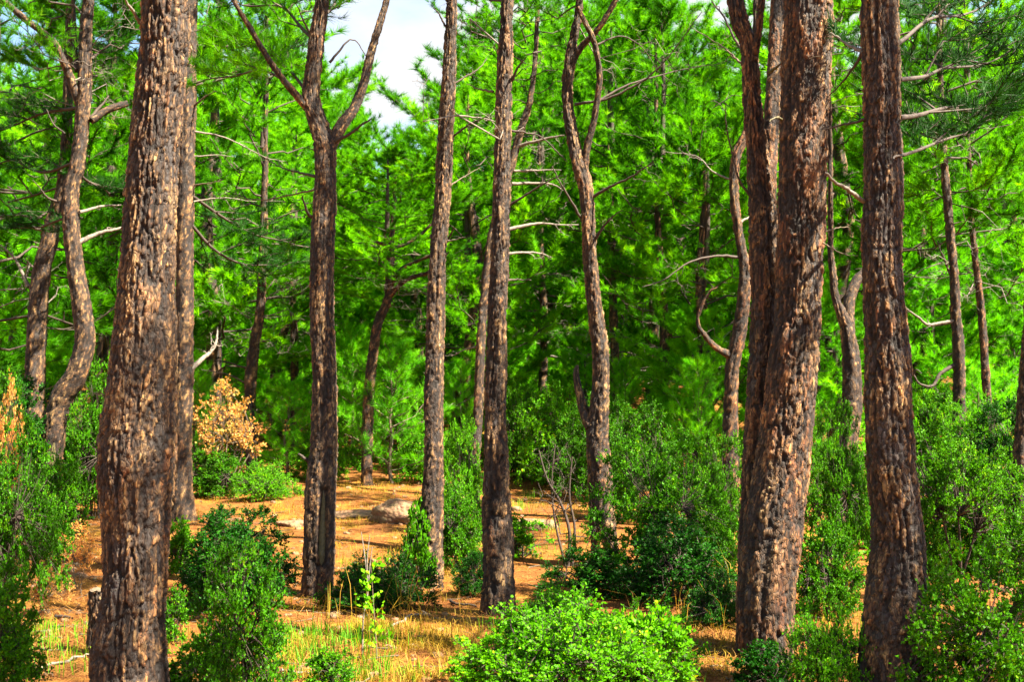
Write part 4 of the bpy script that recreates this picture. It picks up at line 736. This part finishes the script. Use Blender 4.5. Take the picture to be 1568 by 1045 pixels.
# ------------------------------------------------------------------ rocks, stump
def rock(label, px, py, wpx, hpx, seed, flat=1.0, name='boulder', cat='rock'):
    import bmesh
    rng = np.random.default_rng(seed); p = hit(px, py); bm = bmesh.new(); bmesh.ops.create_icosphere(bm, subdivisions=4, radius=1.0)
    V = np.array([v.co[:] for v in bm.verts]); Fc = np.array([[q.index for q in f.verts] for f in bm.faces]); bm.free()
    d = np.ones(len(V))
    for s, a in ((1.1, 0.3), (2.3, 0.2), (5, 0.1), (11, 0.05)): d += a * (lat_noise(V[:, 0] * s + seed, V[:, 2] * s + V[:, 1] * s * 0.7 + 3) + lat_noise(V[:, 1] * s + 7, V[:, 2] * s * 1.3 + seed + V[:, 0] * s * 0.4))
    Q = rng.normal(size=(9, 3)); Q = nrm(Q)
    for q in Q:                                       # split faces
        k = (V * d[:, None]) @ q; d = np.where(k > 0.82, d * (0.82 + 0.12 * (k - 0.82)) / k, d)
    d = d + 0.06 * (rng.random(len(V)) - 0.5) + 0.05 * lat_noise(V[:, 0] * 17 + seed, V[:, 2] * 17 + V[:, 1] * 13)
    W = wpx * p[1] / F / 2; H = hpx * p[1] / F
    V = V * d[:, None] * np.array([W, W * 0.8, H * flat])
    return tag(obj(name, mesh_np(name, V, Fc, M['rock']), None, (p[0], p[1], p[2] + 0.05 * H)), label, cat)
rock('rounded conglomerate boulder behind the slender pale pine', 620, 797, 128, 29, 1)
rock('flat pale stone slab in the clearing, between the forked pine and the boulder', 545, 790, 85, 9, 2, name='stone_slab')
rock('flat stone at the foot of the clearing by the dark tufted bush', 455, 805, 60, 8, 3, name='stone_slab')
rock('grey stone slab behind the bare twiggy shrub', 815, 808, 70, 14, 4, name='stone_slab')
rock('small pale stone half buried in the foreground straw', 468, 1030, 30, 10, 5, name='stone')
rock('round tan stone beside the shaded low bush', 508, 948, 20, 8, 6, name='stone')
rock('pale ledge of rock in the clearing behind the slender pine', 690, 768, 60, 8, 7, name='stone_slab')

def stump():
    rng = np.random.default_rng(2); p = hit(153, 1005); top = at(153, 905, p[1])[2] - p[2]; r = 16 * p[1] / F
    V, Fc, A, ax = bark_tube(np.array([[0, 0, -0.15], [0, 0, top * 0.5], [-0.01, 0, top]]), np.array([r * 1.15, r, r * 0.95]), 0.007, 0.01, 0.01, 9, rng, 0.8, flare=0.2)
    nu = int(np.argmax(V[1:, 2] > V[0, 2] + 0.004)) + 1
    t = thing('tree_stump', 'dark broken stump tight against the thickest trunk', 'stump', tuple(p)); 
    V2 = V.copy(); o = obj('trunk', mesh_np('stump', V2, Fc, M['bark'], A), t)
    th = np.linspace(0, 6.283, 25)[:-1]; cap = np.concatenate([[[-0.01, 0, top - 0.015]], np.stack([np.cos(th) * r * 0.93 - 0.01, np.sin(th) * r * 0.93, top - 0.005 + 0.02 * rng.random(24)], 1)])
    obj('broken_top', mesh_np('broken_top', cap, np.array([[0, 1 + i, 1 + (i + 1) % 24] for i in range(24)]), M['twig']), t)
stump()

# ------------------------------------------------------------------ grass, litter, ground cover
def scatter_px(n, boxes, rng):
    """ground points under weighted picture boxes, as places on the ground"""
    out = []; w = np.array([b[4] for b in boxes], float); w /= w.sum()
    for b, k in zip(boxes, (w * n).astype(int)):
        x0, y0, x1, y1 = b[:4]; corners = [hit(x, y) for x, y in ((x0, y0), (x1, y0), (x0, y1), (x1, y1))]
        Y0, Y1 = corners[0][1], corners[2][1]; yy = rng.uniform(min(Y0, Y1), max(Y0, Y1), k); f = rng.random(k)
        xx = ((x0 + (x1 - x0) * f) - FW / 2) / F * yy; out.append(np.stack([xx, yy, ground(xx, yy)], 1))
    return np.concatenate(out)

def grass(name, label, n, boxes, mat, Lr, w, seed, clump=8, spread=0.05, lean=0.5, kind_cat='grass'):
    rng = np.random.default_rng(seed); P0 = scatter_px(n // clump, boxes, rng); P0 = P0[lat_noise(P0[:, 0] * 1.7 + seed, P0[:, 1] * 1.7) + 0.5 * lat_noise(P0[:, 0] * 5, P0[:, 1] * 5 + seed) > -0.06]; P = np.repeat(P0, clump, 0); m = len(P)
    P[:, :2] += rng.normal(0, spread, (m, 2)); P[:, 2] = ground(P[:, 0], P[:, 1]) - 0.01
    a = rng.uniform(0, 6.28, m); hd = np.stack([np.cos(a), np.sin(a), np.zeros(m)], 1); sd = np.stack([-np.sin(a), np.cos(a), np.zeros(m)], 1) * w * 0.5
    L = rng.uniform(*Lr, (m, 1)) * np.repeat(rng.uniform(0.6, 1.2, (len(P0), 1)), clump, 0); ln = rng.uniform(0.05, lean, (m, 1)); up = np.array([[0, 0, 1.0]])
    p1 = P + up * L * 0.55 + hd * L * ln * 0.3; p2 = P + up * L * np.clip(0.95 - 0.45 * ln, 0.2, 1) + hd * L * ln
    V = np.stack([P - sd, P + sd, p1 + sd * 0.8, p1 - sd * 0.8, p2 + sd * 0.15, p2 - sd * 0.15], 1).reshape(-1, 3)
    b = np.arange(m)[:, None] * 6; Fc = np.concatenate([b + [[0, 1, 2, 3]], b + [[3, 2, 4, 5]]], 0)
    T = np.repeat(np.clip(np.repeat(rng.uniform(0.1, 0.8, len(P0)), clump) + rng.normal(0, 0.15, m), 0, 1), 6)
    tag(obj(name, mesh_np(name, V, Fc, M[mat], {'tone': T}, False)), label, kind_cat, kind='stuff')

grass('dry_grass', 'yellow dry grass over the clearing and the foreground', 30000, [(430, 955, 730, 1044, 4), (280, 735, 470, 800, 2.2), (500, 735, 650, 860, 2.5), (770, 720, 900, 860, 2), (640, 860, 760, 900, 0.7), (1030, 950, 1130, 1044, 0.8), (1230, 860, 1330, 960, 0.6), (1410, 850, 1460, 930, 0.4), (400, 880, 900, 960, 0.8), (280, 900, 330, 1044, .3)], 'straw', (0.03, 0.14), 0.005, 21, 13, 0.08, 1.5)
grass('tall_grass', 'long arching straw stalks along the forest edge', 240, [(420, 930, 720, 1030, 3), (1080, 930, 1140, 1000, 1), (960, 940, 1060, 1010, 1), (1240, 880, 1320, 940, .6), (780, 960, 860, 1020, .5)], 'straw', (0.3, 0.62), 0.005, 22, 3, 0.04, 0.9)
grass('green_grass', 'fresh green grass tufts along the bottom of the clearing', 6500, [(420, 960, 640, 1044, 2), (360, 725, 450, 765, 1.2), (780, 720, 830, 790, 0.8), (1215, 940, 1320, 1044, 1.2), (700, 960, 1050, 1044, 1.5), (0, 960, 150, 1044, .8), (780, 800, 860, 850, .7), (480, 850, 650, 930, .6)], 'grass', (0.06, 0.2), 0.006, 23, 9, 0.06, 0.7)

def undergrowth():
    rng = np.random.default_rng(55); C = scatter_px(1500, [(930, 655, 1568, 800, 4), (-20, 640, 270, 760, 2), (285, 690, 460, 745, 1.2), (470, 685, 900, 722, 1.5), (1220, 760, 1568, 880, 1.5), (1568, 640, 1850, 860, 2), (-250, 640, -20, 800, 1.2)], rng); k = 15; P = np.repeat(C, k, 0); n = len(P)
    P = P + rng.normal(0, 0.12, (n, 3)); P[:, 2] = ground(P[:, 0], P[:, 1]) + np.abs(rng.normal(0, 0.12, n)); D = nrm(rng.normal(0, 0.7, (n, 3)) + [0, 0, 0.5]); V, Fc, T = leaves(P, D, 0.075, 0.045, rng, np.clip(rng.normal(0.5, 0.22, n), 0, 1))
    tag(obj('undergrowth', mesh_np('undergrowth', V, Fc, M['leaf'], {'tone': T}, False)), 'low green ground cover under the stand', 'undergrowth', kind='stuff')
undergrowth()

def litter():
    rng = np.random.default_rng(31); P = scatter_px(26000, [(60, 790, 160, 1044, 3), (250, 760, 480, 1044, 2), (440, 860, 900, 1044, 3), (1030, 930, 1130, 1044, 1), (500, 735, 900, 860, 1.5), (1220, 850, 1568, 1044, 1)], rng); m = len(P)
    a = rng.uniform(0, 6.28, m); d = np.stack([np.cos(a), np.sin(a), rng.normal(0.05, 0.18, m)], 1); s = np.stack([-np.sin(a), np.cos(a), np.zeros(m)], 1) * 0.0022; L = rng.uniform(0.06, 0.15, (m, 1)); P[:, 2] += 0.008
    V = np.stack([P - s, P + s, P + d * L + s, P + d * L - s], 1).reshape(-1, 3)
    tag(obj('pine_litter', mesh_np('pine_litter', V, np.arange(4 * m).reshape(-1, 4), M['litter'], {'tone': np.repeat(rng.random(m), 4)}, False)), 'fallen brown pine needles strewn over the ground', 'litter', kind='stuff')
litter()

def debris():
    rng = np.random.default_rng(91); P = scatter_px(420, [(60, 790, 160, 1044, 3), (250, 760, 480, 1044, 2), (440, 860, 900, 1044, 3), (1030, 930, 1130, 1044, 1), (500, 735, 900, 860, 2.5), (1220, 850, 1568, 1044, 1)], rng); g = Geo()
    for p in P:
        a = rng.uniform(0, 6.28); L = rng.uniform(0.06, 0.35); d = np.array([math.cos(a), math.sin(a), 0]); ax = polyline(p, p + d * L, 4, rng, 0.6); ax[:, 2] = ground(ax[:, 0], ax[:, 1]) + rng.uniform(0.004, 0.03, 4)
        g.add(*tube(ax, np.linspace(rng.uniform(0.003, 0.008), 0.002, 4), 4))
    tag(obj('twig_debris', g.mesh('twig_debris', M['twig'])), 'broken twigs strewn over the forest floor', 'twigs', kind='stuff')
    P = scatter_px(260, [(60, 790, 160, 1044, 1), (440, 860, 720, 1044, 2), (420, 735, 900, 860, 4), (1220, 850, 1568, 1044, 1)], rng); g = Geo()
    th = np.linspace(0, 6.283, 8)[:-1]
    for p in P:
        r = rng.uniform(0.012, 0.05) * (1 + (rng.random() < 0.1)); ring = lambda k, z: np.stack([np.cos(th) * r * k * rng.uniform(0.8, 1.2, 7), np.sin(th) * r * k * rng.uniform(0.7, 1.1, 7), np.full(7, z * r) + rng.normal(0, 0.08 * r, 7)], 1)
        V = np.concatenate([ring(0.9, -0.3), ring(1.0, 0.15), ring(0.75, 0.5), ring(0.15, 0.6)]) + p; k = np.arange(7); k2 = (k + 1) % 7
        g.add(V, np.concatenate([np.stack([q * 7 + k, q * 7 + k2, q * 7 + 7 + k2, q * 7 + 7 + k], 1) for q in range(3)]))
    tag(obj('pebbles', g.mesh('pebbles', M['rock'])), 'small pale stones scattered over the clearing', 'pebbles', kind='stuff')
debris()

def fallen_sticks():
    rng = np.random.default_rng(77)
    for (x, y, dx, dy, w, lb) in ((60, 1030, 80, -22, 6, 'pale curved stick lying at the bottom of the path'), (85, 948, 25, 5, 7, 'short dark stick on the sunny path'), (600, 965, 45, -25, 5, 'pale stick in the shaded litter before the slender pine'), (430, 1035, 60, 6, 5, 'pale stick among the foreground straw near the stone'), (690, 925, 40, 8, 5, 'dark stick at the foot of the split-based pine')):
        a, b = hit(x, y), hit(x + dx, min(y + dy, 1044)); C = polyline(a, b, 9, rng, 0.6); C[:, 2] = ground(C[:, 0], C[:, 1]) + 0.012 + 0.02 * rng.random(9); g = Geo(); r = w * 0.5 * a[1] / F
        g.add(*tube(C - a, np.linspace(r, r * 0.5, 9), 6)); tag(obj('fallen_stick', g.mesh('fallen_stick', M['dead' if 'pale' in lb else 'limb']), None, tuple(a)), lb, 'stick', 'fallen sticks')
fallen_sticks()
bpy.context.view_layer.update()
print('total faces', sum(len(m.polygons) for m in bpy.data.meshes), 'objects', len(bpy.data.objects))
